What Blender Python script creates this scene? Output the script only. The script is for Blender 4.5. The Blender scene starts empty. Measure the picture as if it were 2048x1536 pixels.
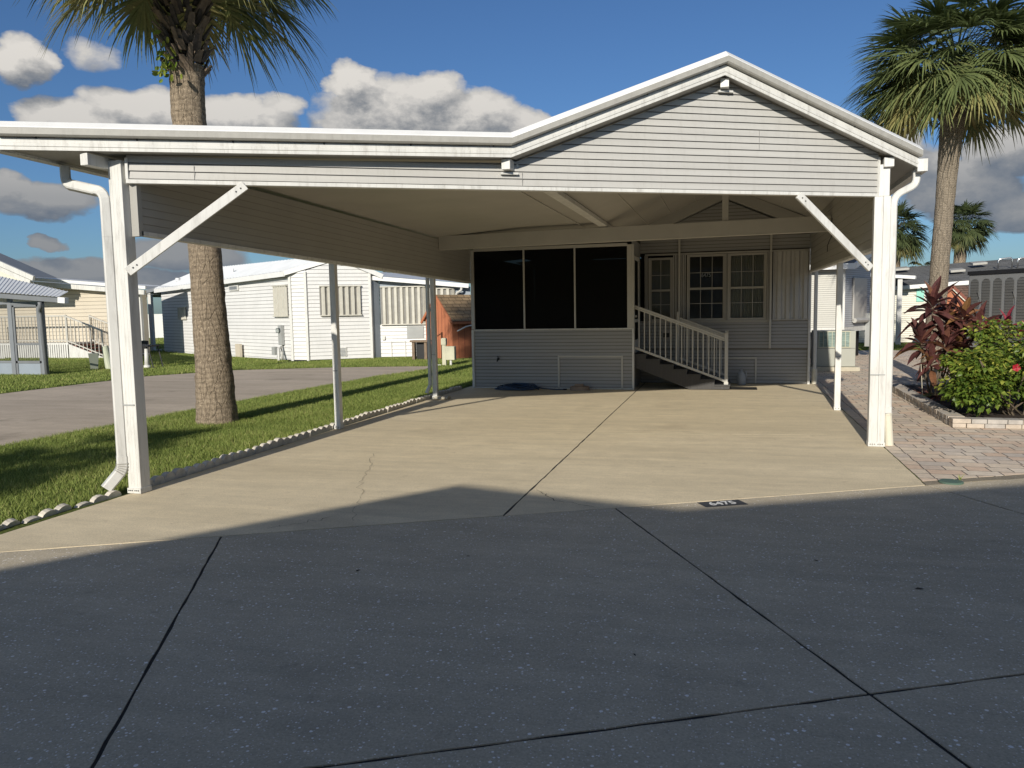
import bpy, math, random
from mathutils import Vector, Matrix
import numpy as np

random.seed(7)
rng = np.random.default_rng(7)
SC = bpy.context.scene
COL = SC.collection

# ------------------------------------------------------------------ materials
def nodes_of(name):
    m = bpy.data.materials.new(name)
    m.use_nodes = True
    return m, m.node_tree.nodes, m.node_tree.links, m.node_tree.nodes["Principled BSDF"]

def ramp(nt, fac, stops):
    r = nt.nodes.new("ShaderNodeValToRGB")
    el = r.color_ramp.elements
    while len(el) < len(stops):
        el.new(0.5)
    for e, (p, c) in zip(el, stops):
        e.position = p
        e.color = (c[0], c[1], c[2], 1) if hasattr(c, "__len__") else (c, c, c, 1)
    nt.links.new(fac, r.inputs[0])
    return r.outputs[0]

def noise(nt, vec, scale, detail=4, rough=0.55, dim='3D'):
    n = nt.nodes.new("ShaderNodeTexNoise")
    n.noise_dimensions = dim
    n.inputs["Scale"].default_value = scale
    n.inputs["Detail"].default_value = detail
    n.inputs["Roughness"].default_value = rough
    if vec is not None:
        nt.links.new(vec, n.inputs["Vector"])
    return n.outputs[0]

def coords(nt, scale=(1, 1, 1), rot=(0, 0, 0), world=True):
    if world:
        g = nt.nodes.new("ShaderNodeNewGeometry").outputs["Position"]
    else:
        g = nt.nodes.new("ShaderNodeTexCoord").outputs["Object"]
    mp = nt.nodes.new("ShaderNodeMapping")
    mp.inputs["Scale"].default_value = scale
    mp.inputs["Rotation"].default_value = rot
    nt.links.new(g, mp.inputs["Vector"])
    return mp.outputs[0]

def mixc(nt, fac, a, b, mode='MIX'):
    m = nt.nodes.new("ShaderNodeMix")
    m.data_type = 'RGBA'
    m.blend_type = mode
    for sock, v in ((m.inputs[0], fac), (m.inputs[6], a), (m.inputs[7], b)):
        if isinstance(v, (int, float)):
            sock.default_value = v
        elif hasattr(v, "__len__"):
            sock.default_value = (v[0], v[1], v[2], 1)
        else:
            nt.links.new(v, sock)
    return m.outputs[2]

def mth(nt, op, a, b=None, c=None, clamp=False):
    m = nt.nodes.new("ShaderNodeMath")
    m.operation = op
    m.use_clamp = clamp
    for i, v in enumerate((a, b, c)):
        if v is None:
            continue
        if isinstance(v, (int, float)):
            m.inputs[i].default_value = v
        else:
            nt.links.new(v, m.inputs[i])
    return m.outputs[0]

def bump(nt, bsdf, height, strength, dist=0.01):
    b = nt.nodes.new("ShaderNodeBump")
    b.inputs["Strength"].default_value = strength
    b.inputs["Distance"].default_value = dist
    nt.links.new(height, b.inputs["Height"])
    nt.links.new(b.outputs[0], bsdf.inputs["Normal"])

def mat(name, c, rough=0.6, var=0.12, scale=3.0, stretch=(1, 1, 1), bmp=0.0, bscale=60, spec=0.4, metal=0.0, dirt=0.0, dirtc=(0.16, 0.14, 0.11)):
    m, N, L, b = nodes_of(name)
    nt = m.node_tree
    v = coords(nt, stretch)
    n = noise(nt, v, scale, 6, 0.6)
    lo = tuple(x * (1 - var) for x in c)
    hi = tuple(min(1, x * (1 + var * 0.6)) for x in c)
    col = ramp(nt, n, [(0.3, lo), (0.7, hi)])
    if dirt:
        n2 = noise(nt, coords(nt, (9, 9, 1.2)), 2.3, 7, 0.7)
        f = ramp(nt, n2, [(0.5, 0.0), (0.8, dirt)])
        col = mixc(nt, f, col, dirtc)
    L.new(col, b.inputs["Base Color"])
    b.inputs["Roughness"].default_value = rough
    b.inputs["Specular IOR Level"].default_value = spec
    b.inputs["Metallic"].default_value = metal
    if bmp:
        bump(nt, b, noise(nt, coords(nt), bscale, 5), bmp, 0.004)
    return m

M = {}
M['white'] = mat("white_aluminium", (0.64, 0.635, 0.60), 0.45, 0.10, 4, (1, 1, .3), dirt=0.5)
M['white_clean'] = mat("white_trim", (0.66, 0.655, 0.62), 0.5, 0.05, 4)
M['pan'] = mat("roof_pan_edge", (0.37, 0.36, 0.325), 0.5, 0.10, 14, dirt=0.3)
M['cap'] = mat("roof_cap", (0.74, 0.74, 0.72), 0.45, 0.06, 5)
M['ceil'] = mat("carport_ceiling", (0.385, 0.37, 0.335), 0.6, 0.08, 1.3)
M['beam'] = mat("painted_beam", (0.46, 0.445, 0.40), 0.55, 0.06, 3)
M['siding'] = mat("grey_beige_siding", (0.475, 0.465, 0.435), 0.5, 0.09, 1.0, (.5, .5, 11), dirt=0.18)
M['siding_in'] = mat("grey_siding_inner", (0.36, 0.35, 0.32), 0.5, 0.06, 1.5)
M['groove_pan'] = mat("inner_panel_groove", (0.31, 0.30, 0.27), 0.8, 0.1)
M['groove_in'] = mat("inner_groove", (0.19, 0.18, 0.16), 0.8, 0.1)
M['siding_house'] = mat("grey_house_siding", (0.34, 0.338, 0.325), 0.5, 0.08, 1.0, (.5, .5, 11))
M['groove'] = mat("siding_groove", (0.18, 0.176, 0.167), 0.8, 0.1)  # groove tones carry dirt and the shadow under each lap
M['groove_lt'] = mat("siding_groove_light", (0.22, 0.215, 0.21), 0.8, 0.1)
M['side_white'] = mat("white_siding", (0.70, 0.697, 0.68), 0.5, 0.06, 1.5, dirt=0.15)
M['side_beige'] = mat("beige_siding", (0.56, 0.50, 0.40), 0.5, 0.05, 1.5)
M['groove_beige'] = mat("beige_groove", (0.22, 0.19, 0.15), 0.8)
M['side_grey'] = mat("pale_grey_siding", (0.47, 0.465, 0.42), 0.5, 0.05, 1.5)
M['side_shade'] = mat("shaded_grey_siding", (0.40, 0.41, 0.43), 0.5, 0.05, 1.5)  # pale grey siding with the turned face's bluish shade in its colour
M['cream'] = mat("cream_siding", (0.66, 0.64, 0.54), 0.5, 0.05, 1.5)
M['shutter'] = mat("storm_panel", (0.55, 0.53, 0.46), 0.45, 0.12, 6, dirt=0.25)
M['shutter_cl'] = mat("accordion_shutter", (0.43, 0.42, 0.39), 0.45, 0.06, 6)
M['metalroof'] = mat("metal_roof", (0.56, 0.58, 0.60), 0.4, 0.08, 2)
M['frame_grey'] = mat("grey_frame", (0.20, 0.215, 0.23), 0.5, 0.08)
M['gut_grey'] = mat("grey_gutter", (0.17, 0.18, 0.19), 0.5, 0.08)
M['panel_blue'] = mat("blue_grey_panel", (0.26, 0.30, 0.34), 0.5, 0.05)
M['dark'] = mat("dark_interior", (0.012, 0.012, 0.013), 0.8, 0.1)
M['black'] = mat("black_metal", (0.015, 0.015, 0.016), 0.5, 0.1)
M['screw'] = mat("screw_head", (0.04, 0.04, 0.04), 0.5, 0.1)
M['step'] = mat("grey_composite", (0.06, 0.057, 0.054), 0.7, 0.22, 14, (3, 3, .25))
M['tread'] = mat("dark_tread", (0.055, 0.053, 0.05), 0.7, 0.15, 10)
M['rail'] = mat("white_rail", (0.50, 0.485, 0.44), 0.45, 0.04)
M['hose'] = mat("blue_hose", (0.03, 0.062, 0.115), 0.35, 0.15)
M['rubber'] = mat("rubber_mat", (0.012, 0.011, 0.010), 0.9, 0.2)
M['jug'] = mat("grey_plastic", (0.33, 0.35, 0.37), 0.35, 0.05)
M['paver_red'] = mat("tan_concrete_block", (0.34, 0.25, 0.18), 0.85, 0.2, 12, bmp=.4)
M['conc_lt'] = mat("edging_concrete", (0.62, 0.57, 0.48), 0.9, 0.25, 9, bmp=0.5, dirt=0.3)
M['conc_pad'] = mat("pad_concrete", (0.50, 0.46, 0.36), 0.9, 0.2, 5, bmp=0.4)
M['pvc'] = mat("cream_pvc", (0.64, 0.61, 0.50), 0.4, 0.05)
M['ac'] = mat("beige_grey_enamel", (0.36, 0.365, 0.315), 0.45, 0.05)
M['coil'] = mat("copper_coil_fins", (0.20, 0.27, 0.24), 0.5, 0.5, 6, (1, 1, 9))
M['red'] = mat("barn_red_paint", (0.43, 0.155, 0.075), 0.7, 0.15, 5, (4, 4, .5))
M['red_dk'] = mat("dark_red_trim", (0.22, 0.075, 0.05), 0.7, 0.15)
M['util'] = mat("utility_beige", (0.50, 0.49, 0.36), 0.5, 0.1)
M['utilg'] = mat("utility_grey", (0.34, 0.35, 0.34), 0.5, 0.1)
M['sage'] = mat("sage_plastic", (0.30, 0.33, 0.27), 0.5, 0.08)
M['sage_lt'] = mat("pale_sage_tube", (0.46, 0.49, 0.37), 0.5, 0.08)
M['wood'] = mat("weathered_wood", (0.22, 0.16, 0.11), 0.85, 0.3, 8, (6, 6, 1))
M['turq'] = mat("turquoise_paint", (0.28, 0.62, 0.52), 0.6, 0.05)
M['trail'] = mat("dark_glossy_panel", (0.10, 0.10, 0.095), 0.16, 0.1, spec=0.6)
M['trail_lt'] = mat("pale_glossy_band", (0.19, 0.195, 0.195), 0.25, 0.06)
M['steel'] = mat("bright_steel", (0.6, 0.6, 0.6), 0.25, 0.05, metal=1.0)
M['digit'] = mat("white_road_paint", (0.74, 0.74, 0.72), 0.7, 0.12, 40)
M['plaque'] = mat("dark_road_paint", (0.055, 0.058, 0.064), 0.8, 0.35, 30)
M['digit_dim'] = mat("grey_digit", (0.38, 0.38, 0.37), 0.6, 0.05)
M['crack'] = mat("dark_crack", (0.035, 0.03, 0.026), 0.95, 0.2)
M['joint'] = mat("joint_dirt", (0.03, 0.028, 0.026), 0.95, 0.3, 20)
M['soil'] = mat("dark_mulch", (0.045, 0.03, 0.022), 0.95, 0.6, 30, bmp=1.0, bscale=40)
M['mulch'] = mat("red_mulch_chip", (0.23, 0.085, 0.05), 0.9, 0.4, 30)
M['stem'] = mat("plant_stem", (0.14, 0.11, 0.075), 0.85, 0.3, 20)
M['flower'] = mat("red_petal", (0.30, 0.006, 0.016), 0.5, 0.2, 30)
M['valve'] = mat("green_valve_lid", (0.10, 0.16, 0.12), 0.6, 0.2)
M['shutter_shade'] = mat("storm_recess_shade", (0.20, 0.195, 0.18), 0.6, 0.15, 6)  # shade between the ribs, put into the recess colour
M['blind'] = mat("blind_slat", (0.26, 0.255, 0.235), 0.6, 0.05)
M['blind_lt'] = mat("curtain", (0.26, 0.255, 0.21), 0.8, 0.1, 2, (12, 12, .3))
M['winframe'] = mat("window_frame_vinyl", (0.38, 0.365, 0.325), 0.5, 0.04)

def screen_mat():
    m, N, L, b = nodes_of("insect_screen")
    b.inputs["Base Color"].default_value = (0.006, 0.0065, 0.0065, 1)
    b.inputs["Roughness"].default_value = 0.9
    b.inputs["Specular IOR Level"].default_value = 0.1
    nt = m.node_tree
    t = N.new("ShaderNodeBsdfTransparent"); mx = N.new("ShaderNodeMixShader")
    mx.inputs[0].default_value = 0.975
    L.new(t.outputs[0], mx.inputs[1]); L.new(b.outputs[0], mx.inputs[2])
    L.new(mx.outputs[0], N["Material Output"].inputs[0])
    return m
M['screen'] = screen_mat()

def porch_screen():
    m, N, L, b = nodes_of("porch_screen")
    b.inputs["Base Color"].default_value = (0.02, 0.02, 0.022, 1)
    b.inputs["Roughness"].default_value = 0.9
    t = N.new("ShaderNodeBsdfTransparent"); mx = N.new("ShaderNodeMixShader")
    mx.inputs[0].default_value = 0.30
    L.new(t.outputs[0], mx.inputs[1]); L.new(b.outputs[0], mx.inputs[2])
    L.new(mx.outputs[0], N["Material Output"].inputs[0])
    return m
M['pscreen'] = porch_screen()

def glass():
    m, N, L, b = nodes_of("window_glass")
    g = N.new("ShaderNodeBsdfGlossy"); g.inputs["Roughness"].default_value = 0.02
    g.inputs["Color"].default_value = (0.9, 0.93, 0.95, 1)
    t = N.new("ShaderNodeBsdfTransparent"); t.inputs[0].default_value = (0.75, 0.78, 0.78, 1)
    f = N.new("ShaderNodeFresnel"); f.inputs[0].default_value = 1.33
    mx = N.new("ShaderNodeMixShader")
    L.new(f.outputs[0], mx.inputs[0]); L.new(t.outputs[0], mx.inputs[1]); L.new(g.outputs[0], mx.inputs[2])
    L.new(mx.outputs[0], N["Material Output"].inputs[0])
    return m
M['glass'] = glass()

def concrete(name, base, dark, stain, agg=0.0, aggc=(0.6, 0.58, 0.54), streak=(1, 1, 1), rot=0.0, sb=0.35):
    m, N, L, b = nodes_of(name)
    nt = m.node_tree
    p = coords(nt)
    ps = coords(nt, streak, (0, 0, rot))
    big = noise(nt, ps, 0.55, 7, 0.62)
    col = ramp(nt, big, [(0.30, dark), (0.62, base)])
    med = noise(nt, p, 3.5, 8, 0.7)
    col = mixc(nt, ramp(nt, med, [(0.35, 0.55), (0.7, 0.0)]), col, tuple(x * 0.72 for x in base))
    fine = noise(nt, p, 90, 4, 0.7)
    col = mixc(nt, 1.0, col, ramp(nt, fine, [(0.25, 0.72), (0.75, 1.16)]), 'MULTIPLY')
    sk = noise(nt, coords(nt, (.28, 2.4, 1), (0, 0, rot)), 2.3, 8, 0.72)
    col = mixc(nt, 1.0, col, ramp(nt, sk, [(0.30, 0.87), (0.62, 1.04)]), 'MULTIPLY')
    sp = noise(nt, p, 6.5, 6, 0.75)
    col = mixc(nt, ramp(nt, sp, [(0.60, 0.0), (0.74, 0.6)]), col, stain)
    st = noise(nt, coords(nt, (1, 1, 1), (0, 0, 0.4)), 0.9, 5, 0.55)
    col = mixc(nt, ramp(nt, st, [(0.60, 0.0), (0.76, sb)]), col, stain)
    if agg:
        for sc_, thr, amt in ((34, 0.15, 1.0), (58, 0.18, .9), (110, 0.22, .55)):
            vo = N.new("ShaderNodeTexVoronoi"); vo.inputs["Scale"].default_value = sc_
            L.new(p, vo.inputs["Vector"])
            sep = N.new("ShaderNodeSeparateColor"); L.new(vo.outputs["Color"], sep.inputs[0])
            size = mth(nt, 'MULTIPLY', sep.outputs[0], thr * 2.0)
            inside = mth(nt, 'LESS_THAN', vo.outputs["Distance"], size)
            pick = mth(nt, 'GREATER_THAN', sep.outputs[1], 0.76)
            f = mth(nt, 'MULTIPLY', inside, pick)
            col = mixc(nt, mth(nt, 'MULTIPLY', f, agg * amt), col, aggc)
            pickd = mth(nt, 'LESS_THAN', sep.outputs[1], 0.10)
            col = mixc(nt, mth(nt, 'MULTIPLY', mth(nt, 'MULTIPLY', inside, pickd), agg * .3), col, tuple(x * .35 for x in base))
    L.new(col, b.inputs["Base Color"])
    b.inputs["Roughness"].default_value = 0.9
    b.inputs["Specular IOR Level"].default_value = 0.25
    bump(nt, b, fine, 0.35, 0.004)
    return m
ROADANG = math.radians(27.2)
M['drive'] = concrete("driveway_concrete", (0.85, 0.725, 0.50), (0.68, 0.575, 0.39), (0.36, 0.28, 0.185), streak=(0.5, 1.6, 1), rot=-0.45)
M['road'] = concrete("road_concrete", (0.62, 0.535, 0.39), (0.49, 0.425, 0.31), (0.27, 0.235, 0.18), agg=.8, aggc=(.95, .93, .9), streak=(.6, 1.4, 1), rot=-ROADANG, sb=.5)
M['ndrive'] = concrete("neighbour_concrete", (0.64, 0.535, 0.41), (0.43, 0.355, 0.265), (0.20, 0.165, 0.12), streak=(.45, 1.8, 1), rot=-.3, sb=.6)
M['apron'] = concrete("stained_apron", (0.34, 0.29, 0.21), (0.22, 0.19, 0.14), (0.09, 0.08, 0.055), agg=.5, sb=.8)

def paver_mat():
    m, N, L, b = nodes_of("paver_blocks")
    nt = m.node_tree
    p = coords(nt, (1, 1, 1), (0, 0, 0.0))
    br = N.new("ShaderNodeTexBrick")
    br.inputs["Scale"].default_value = 1.0
    br.inputs["Brick Width"].default_value = 0.31
    br.inputs["Row Height"].default_value = 0.205
    br.inputs["Mortar Size"].default_value = 0.006
    br.inputs["Mortar Smooth"].default_value = 0.3
    br.inputs["Bias"].default_value = 0.0
    br.inputs["Color1"].default_value = (0, 0, 0, 1)
    br.inputs["Color2"].default_value = (1, 1, 1, 1)
    br.offset = 0.37; br.squash = 0.62; br.squash_frequency = 2
    # the courses wobble a little, like hand laid stones
    wob = noise(nt, p, 2.2, 2)
    off = N.new("ShaderNodeVectorMath"); off.operation = 'ADD'
    sc = N.new("ShaderNodeVectorMath"); sc.operation = 'SCALE'; sc.inputs["Scale"].default_value = 0.02
    wn = N.new("ShaderNodeTexNoise"); wn.inputs["Scale"].default_value = 2.2; L.new(p, wn.inputs["Vector"])
    L.new(wn.outputs["Color"], sc.inputs[0]); L.new(p, off.inputs[0]); L.new(sc.outputs[0], off.inputs[1])
    L.new(off.outputs[0], br.inputs["Vector"])
    col = ramp(nt, br.outputs["Color"], [(0.0, (0.72, 0.605, 0.475)), (0.35, (0.83, 0.69, 0.525)), (0.6, (0.78, 0.58, 0.425)), (0.8, (0.68, 0.59, 0.49)), (1.0, (0.87, 0.745, 0.585))])
    n = noise(nt, p, 14, 6, .7)
    col = mixc(nt, 1.0, col, ramp(nt, n, [(0.25, 0.74), (0.75, 1.12)]), 'MULTIPLY')
    big = noise(nt, p, 0.9, 4)
    col = mixc(nt, 1.0, col, ramp(nt, big, [(0.3, 0.82), (0.7, 1.08)]), 'MULTIPLY')
    col = mixc(nt, br.outputs["Fac"], col, (0.12, 0.10, 0.08))
    L.new(col, b.inputs["Base Color"])
    b.inputs["Roughness"].default_value = 0.9
    h = mth(nt, 'SUBTRACT', mth(nt, 'MULTIPLY', n, 0.25), br.outputs["Fac"])
    bump(nt, b, h, 0.8, 0.012)
    return m
M['paver'] = paver_mat()
M['pblock'] = mat("planter_block", (0.50, 0.43, 0.35), 0.9, 0.25, 7, bmp=0.6)
M['pblock2'] = mat("planter_block_grey", (0.42, 0.39, 0.35), 0.9, 0.25, 7, bmp=0.6)

def shingle(name, a, bcol, w=0.3, h=0.14):
    m, N, L, b = nodes_of(name)
    nt = m.node_tree
    uv = N.new("ShaderNodeUVMap").outputs[0]
    br = N.new("ShaderNodeTexBrick")
    br.inputs["Scale"].default_value = 1.0
    br.inputs["Brick Width"].default_value = w; br.inputs["Row Height"].default_value = h
    br.inputs["Mortar Size"].default_value = 0.012
    br.inputs["Color1"].default_value = (*a, 1); br.inputs["Color2"].default_value = (*bcol, 1)
    br.inputs["Mortar"].default_value = tuple(x * .35 for x in a) + (1,)
    L.new(uv, br.inputs["Vector"])
    n = noise(nt, coords(nt), 1.3, 6, .7)
    col = mixc(nt, 1.0, br.outputs["Color"], ramp(nt, n, [(0.3, 0.65), (0.7, 1.2)]), 'MULTIPLY')
    L.new(col, b.inputs["Base Color"]); b.inputs["Roughness"].default_value = 0.95
    return m
M['sh_brown'] = shingle("brown_shingle", (0.27, 0.185, 0.10), (0.34, 0.24, 0.135))
M['sh_grey'] = shingle("grey_shingle", (0.13, 0.13, 0.125), (0.17, 0.168, 0.16), .5, .2)
M['sh_dkbrown'] = shingle("dark_brown_shingle", (0.10, 0.065, 0.05), (0.13, 0.085, 0.065), .5, .12)

def bark(name, light, darkc, ring=26.0):
    m, N, L, b = nodes_of(name)
    nt = m.node_tree
    p = coords(nt)
    fib = noise(nt, coords(nt, (1, 1, .16)), 34, 7, .8)
    w = N.new("ShaderNodeTexWave"); w.wave_type = 'BANDS'; w.bands_direction = 'Z'
    w.inputs["Scale"].default_value = ring / 6.283 * 1.0; w.inputs["Distortion"].default_value = 5.0
    w.inputs["Detail"].default_value = 4; w.inputs["Detail Scale"].default_value = 2.5
    L.new(p, w.inputs["Vector"])
    vo = N.new("ShaderNodeTexVoronoi"); vo.feature = 'DISTANCE_TO_EDGE'; vo.inputs["Scale"].default_value = 11
    L.new(coords(nt, (1, 1, .3)), vo.inputs["Vector"])
    cr = ramp(nt, vo.outputs["Distance"], [(0.0, 0.62), (0.06, 1.0)])
    col = ramp(nt, fib, [(0.32, darkc), (0.62, light)])
    col = mixc(nt, 0.22, col, ramp(nt, w.outputs[0], [(0.2, darkc), (0.6, light)]))
    col = mixc(nt, 0.42, col, cr, 'MULTIPLY')
    spots = noise(nt, p, 60, 3, .6)
    col = mixc(nt, ramp(nt, spots, [(0.60, 0.0), (0.68, 0.7)]), col, tuple(min(1, x * 1.9) for x in light))
    L.new(col, b.inputs["Base Color"]); b.inputs["Roughness"].default_value = 0.95
    b.inputs["Specular IOR Level"].default_value = 0.15
    h = mth(nt, 'ADD', mth(nt, 'MULTIPLY', w.outputs[0], 0.22), mth(nt, 'ADD', fib, cr))
    bump(nt, b, h, 1.0, 0.03)
    return m
M['bark'] = bark("palm_bark", (0.38, 0.305, 0.22), (0.125, 0.098, 0.07))
M['bark_grey'] = bark("palm_bark_grey", (0.34, 0.285, 0.215), (0.16, 0.135, 0.105), 60)
M['boot'] = mat("old_leaf_base", (0.19, 0.145, 0.105), 0.9, 0.45, 18)
M['boot_dk'] = mat("dark_leaf_base", (0.085, 0.07, 0.06), 0.9, 0.45, 18)  # darker tone for leaf bases picked at random

def leaf(name, c1, c2, c3=None, rough=0.45, trans=0.35, spec=0.35):
    """three tone foliage driven by the 'tint' attribute"""
    m, N, L, b = nodes_of(name)
    nt = m.node_tree
    at = N.new("ShaderNodeAttribute"); at.attribute_name = "tint"
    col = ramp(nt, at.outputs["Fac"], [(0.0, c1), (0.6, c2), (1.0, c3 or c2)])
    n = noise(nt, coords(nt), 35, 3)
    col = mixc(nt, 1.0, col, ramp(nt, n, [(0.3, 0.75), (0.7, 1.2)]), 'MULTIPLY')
    L.new(col, b.inputs["Base Color"]); b.inputs["Roughness"].default_value = rough
    b.inputs["Specular IOR Level"].default_value = spec
    if trans:
        t = N.new("ShaderNodeBsdfTranslucent"); L.new(col, t.inputs[0])
        mx = N.new("ShaderNodeMixShader"); mx.inputs[0].default_value = trans
        L.new(b.outputs[0], mx.inputs[1]); L.new(t.outputs[0], mx.inputs[2])
        L.new(mx.outputs[0], N["Material Output"].inputs[0])
    return m
M['frond'] = leaf("palm_frond", (0.085, 0.115, 0.045), (0.185, 0.225, 0.085), (0.36, 0.32, 0.13), trans=.3)
M['frond_far'] = leaf("far_palm_frond", (0.05, 0.07, 0.03), (0.10, 0.125, 0.05), (0.22, 0.19, 0.075), trans=.25)
M['hib'] = leaf("hibiscus_leaf", (0.038, 0.08, 0.015), (0.16, 0.235, 0.035), (0.43, 0.43, 0.08), rough=.4, trans=.3)
M['fern'] = leaf("feathery_leaf", (0.03, 0.065, 0.02), (0.08, 0.13, 0.035), (0.16, 0.2, 0.06), trans=.3)
M['ti'] = leaf("maroon_leaf", (0.055, 0.022, 0.022), (0.155, 0.06, 0.052), (0.30, 0.16, 0.06), rough=.33, trans=.22, spec=.55)
M['ti_red'] = leaf("pink_red_leaf", (0.10, 0.012, 0.022), (0.23, 0.03, 0.05), (0.34, 0.06, 0.08), rough=.35, trans=.3)
M['grass'] = leaf("grass_blade", (0.14, 0.19, 0.046), (0.29, 0.355, 0.09), (0.50, 0.47, 0.19), rough=.6, trans=.3, spec=.2)
M['green'] = leaf("tree_leaf", (0.02, 0.04, 0.014), (0.05, 0.085, 0.025), (0.14, 0.12, 0.04), trans=.2)

def ground_mat():
    m, N, L, b = nodes_of("turf_soil")
    nt = m.node_tree
    p = coords(nt)
    n = noise(nt, p, 1.5, 6, .65); f = noise(nt, p, 45, 4, .7)
    col = ramp(nt, n, [(0.3, (0.10, 0.125, 0.035)), (0.55, (0.15, 0.185, 0.05)), (0.75, (0.22, 0.21, 0.085))])
    col = mixc(nt, 1.0, col, ramp(nt, f, [(0.3, 0.5), (0.7, 1.3)]), 'MULTIPLY')
    L.new(col, b.inputs["Base Color"]); b.inputs["Roughness"].default_value = 1.0
    b.inputs["Specular IOR Level"].default_value = 0.1
    bump(nt, b, f, 1.0, 0.04)
    return m
M['turf'] = ground_mat()

# ------------------------------------------------------------------ mesh builder
ORG = {}

class MB:
    def __init__(s):
        s.v = []; s.f = []; s.mi = []; s.uv = {}
        s.tint = []
    def add(s, vs, fs, mi=0):
        o = len(s.v)
        s.v += [tuple(map(float, q)) for q in vs]
        for f in fs:
            s.f.append(tuple(o + i for i in f)); s.mi.append(mi)
        return s
    def face(s, vs, mi=0, uv=None):
        s.add(vs, [tuple(range(len(vs)))], mi)
        if uv: s.uv[len(s.f) - 1] = uv
        return s
    def box(s, a, b, mi=0):
        x0, y0, z0 = (min(a[i], b[i]) for i in range(3)); x1, y1, z1 = (max(a[i], b[i]) for i in range(3))
        vs = [(x0, y0, z0), (x1, y0, z0), (x1, y1, z0), (x0, y1, z0), (x0, y0, z1), (x1, y0, z1), (x1, y1, z1), (x0, y1, z1)]
        return s.add(vs, [(0, 3, 2, 1), (4, 5, 6, 7), (0, 1, 5, 4), (1, 2, 6, 5), (2, 3, 7, 6), (3, 0, 4, 7)], mi)
    def obox(s, o, ux, uy, uz, mi=0):
        """box from corner o along three edge vectors"""
        o, ux, uy, uz = map(Vector, (o, ux, uy, uz))
        vs = [o, o + ux, o + ux + uy, o + uy, o + uz, o + ux + uz, o + ux + uy + uz, o + uy + uz]
        return s.add(vs, [(0, 3, 2, 1), (4, 5, 6, 7), (0, 1, 5, 4), (1, 2, 6, 5), (2, 3, 7, 6), (3, 0, 4, 7)], mi)
    def bar(s, p, q, w, h, up=(0, 0, 1), mi=0):
        p, q = Vector(p), Vector(q); d = (q - p).normalized(); up = Vector(up)
        sd = d.cross(up).normalized(); u = sd.cross(d).normalized()
        return s.obox(p - sd * w / 2 - u * h / 2, q - p, sd * w, u * h, mi)
    def prism(s, poly, o, ux, uy, ext, mi=0, mi_side=None):
        """2D polygon (a,b) -> o + a*ux + b*uy, pushed along ext"""
        o, ux, uy, ext = map(Vector, (o, ux, uy, ext)); n = len(poly)
        vs = [o + ux * a + uy * b for a, b in poly]; vs += [v + ext for v in vs]
        s.add(vs, [tuple(range(n))[::-1], tuple(range(n, 2 * n))], mi)
        s.add(vs, [(i, (i + 1) % n, n + (i + 1) % n, n + i) for i in range(n)], mi if mi_side is None else mi_side)
        return s
    def sweep(s, pts, prof, up=(0, 0, 1), closed=True, caps=True, mi=0):
        """sweep a 2D profile [(side, up)] along a polyline"""
        pts = [Vector(p) for p in pts]; n = len(prof); up0 = Vector(up); rings = []
        for i, p in enumerate(pts):
            d = (pts[min(i + 1, len(pts) - 1)] - pts[max(i - 1, 0)]).normalized()
            u = up0
            if abs(d.dot(u)) > 0.97: u = Vector((0, 1, 0)) if abs(d.y) < .9 else Vector((1, 0, 0))
            sd = d.cross(u).normalized(); uu = sd.cross(d).normalized()
            rings.append([p + sd * a + uu * b for a, b in prof])
        vs = [v for r in rings for v in r]; fs = []
        for i in range(len(pts) - 1):
            for k in range(n):
                a, b = i * n + k, i * n + (k + 1) % n
                fs.append((a, b, b + n, a + n))
        if caps:
            fs.append(tuple(range(n))[::-1]); fs.append(tuple((len(pts) - 1) * n + k for k in range(n)))
        return s.add(vs, fs, mi)
    def tube(s, pts, r, n=8, mi=0):
        """round tube with per point radius, parallel transported frame"""
        pts = [Vector(p) for p in pts]; m = len(pts)
        if not hasattr(r, "__len__"): r = [r] * m
        d = (pts[1] - pts[0]).normalized(); a = Vector((0, 0, 1)) if abs(d.z) < .9 else Vector((1, 0, 0))
        sd = d.cross(a).normalized(); rings = []
        for i, p in enumerate(pts):
            d = (pts[min(i + 1, m - 1)] - pts[max(i - 1, 0)]).normalized()
            sd = (sd - d * sd.dot(d)).normalized(); uu = d.cross(sd)
            rings += [p + (sd * math.cos(t) + uu * math.sin(t)) * r[i] for t in (2 * math.pi * k / n for k in range(n))]
        fs = [(i * n + k, i * n + (k + 1) % n, (i + 1) * n + (k + 1) % n, (i + 1) * n + k) for i in range(m - 1) for k in range(n)]
        fs += [tuple(range(n))[::-1], tuple((m - 1) * n + k for k in range(n))]
        return s.add(rings, fs, mi)
    def disc(s, c, nrm, r, n=8, mi=0, h=0.003):
        c, nrm = Vector(c), Vector(nrm).normalized()
        return s.tube([c, c + nrm * h], r, n, mi)
    def build(s, name, m, parent=None, org=None, smooth=False, bevel=0):
        if parent is not None: O = Vector(ORG[parent.name])
        elif org is not None: O = Vector(org)
        else:
            xs, ys, zs = zip(*s.v)
            O = Vector(((min(xs) + max(xs)) / 2, (min(ys) + max(ys)) / 2, min(zs)))
        me = bpy.data.meshes.new(name)
        me.from_pydata([tuple(Vector(v) - O) for v in s.v], [], s.f)
        ms = m if isinstance(m, (list, tuple)) else [m]
        for q in ms: me.materials.append(q)
        me.polygons.foreach_set("material_index", s.mi)
        if smooth: me.polygons.foreach_set("use_smooth", [True] * len(s.f))
        if s.uv:
            ul = me.uv_layers.new(name="UVMap")
            for fi, uv in s.uv.items():
                for k, li in enumerate(me.polygons[fi].loop_indices): ul.data[li].uv = uv[k]
        if s.tint:
            a = me.attributes.new("tint", 'FLOAT', 'FACE')
            a.data.foreach_set("value", s.tint)
        me.validate(); me.update()
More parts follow.
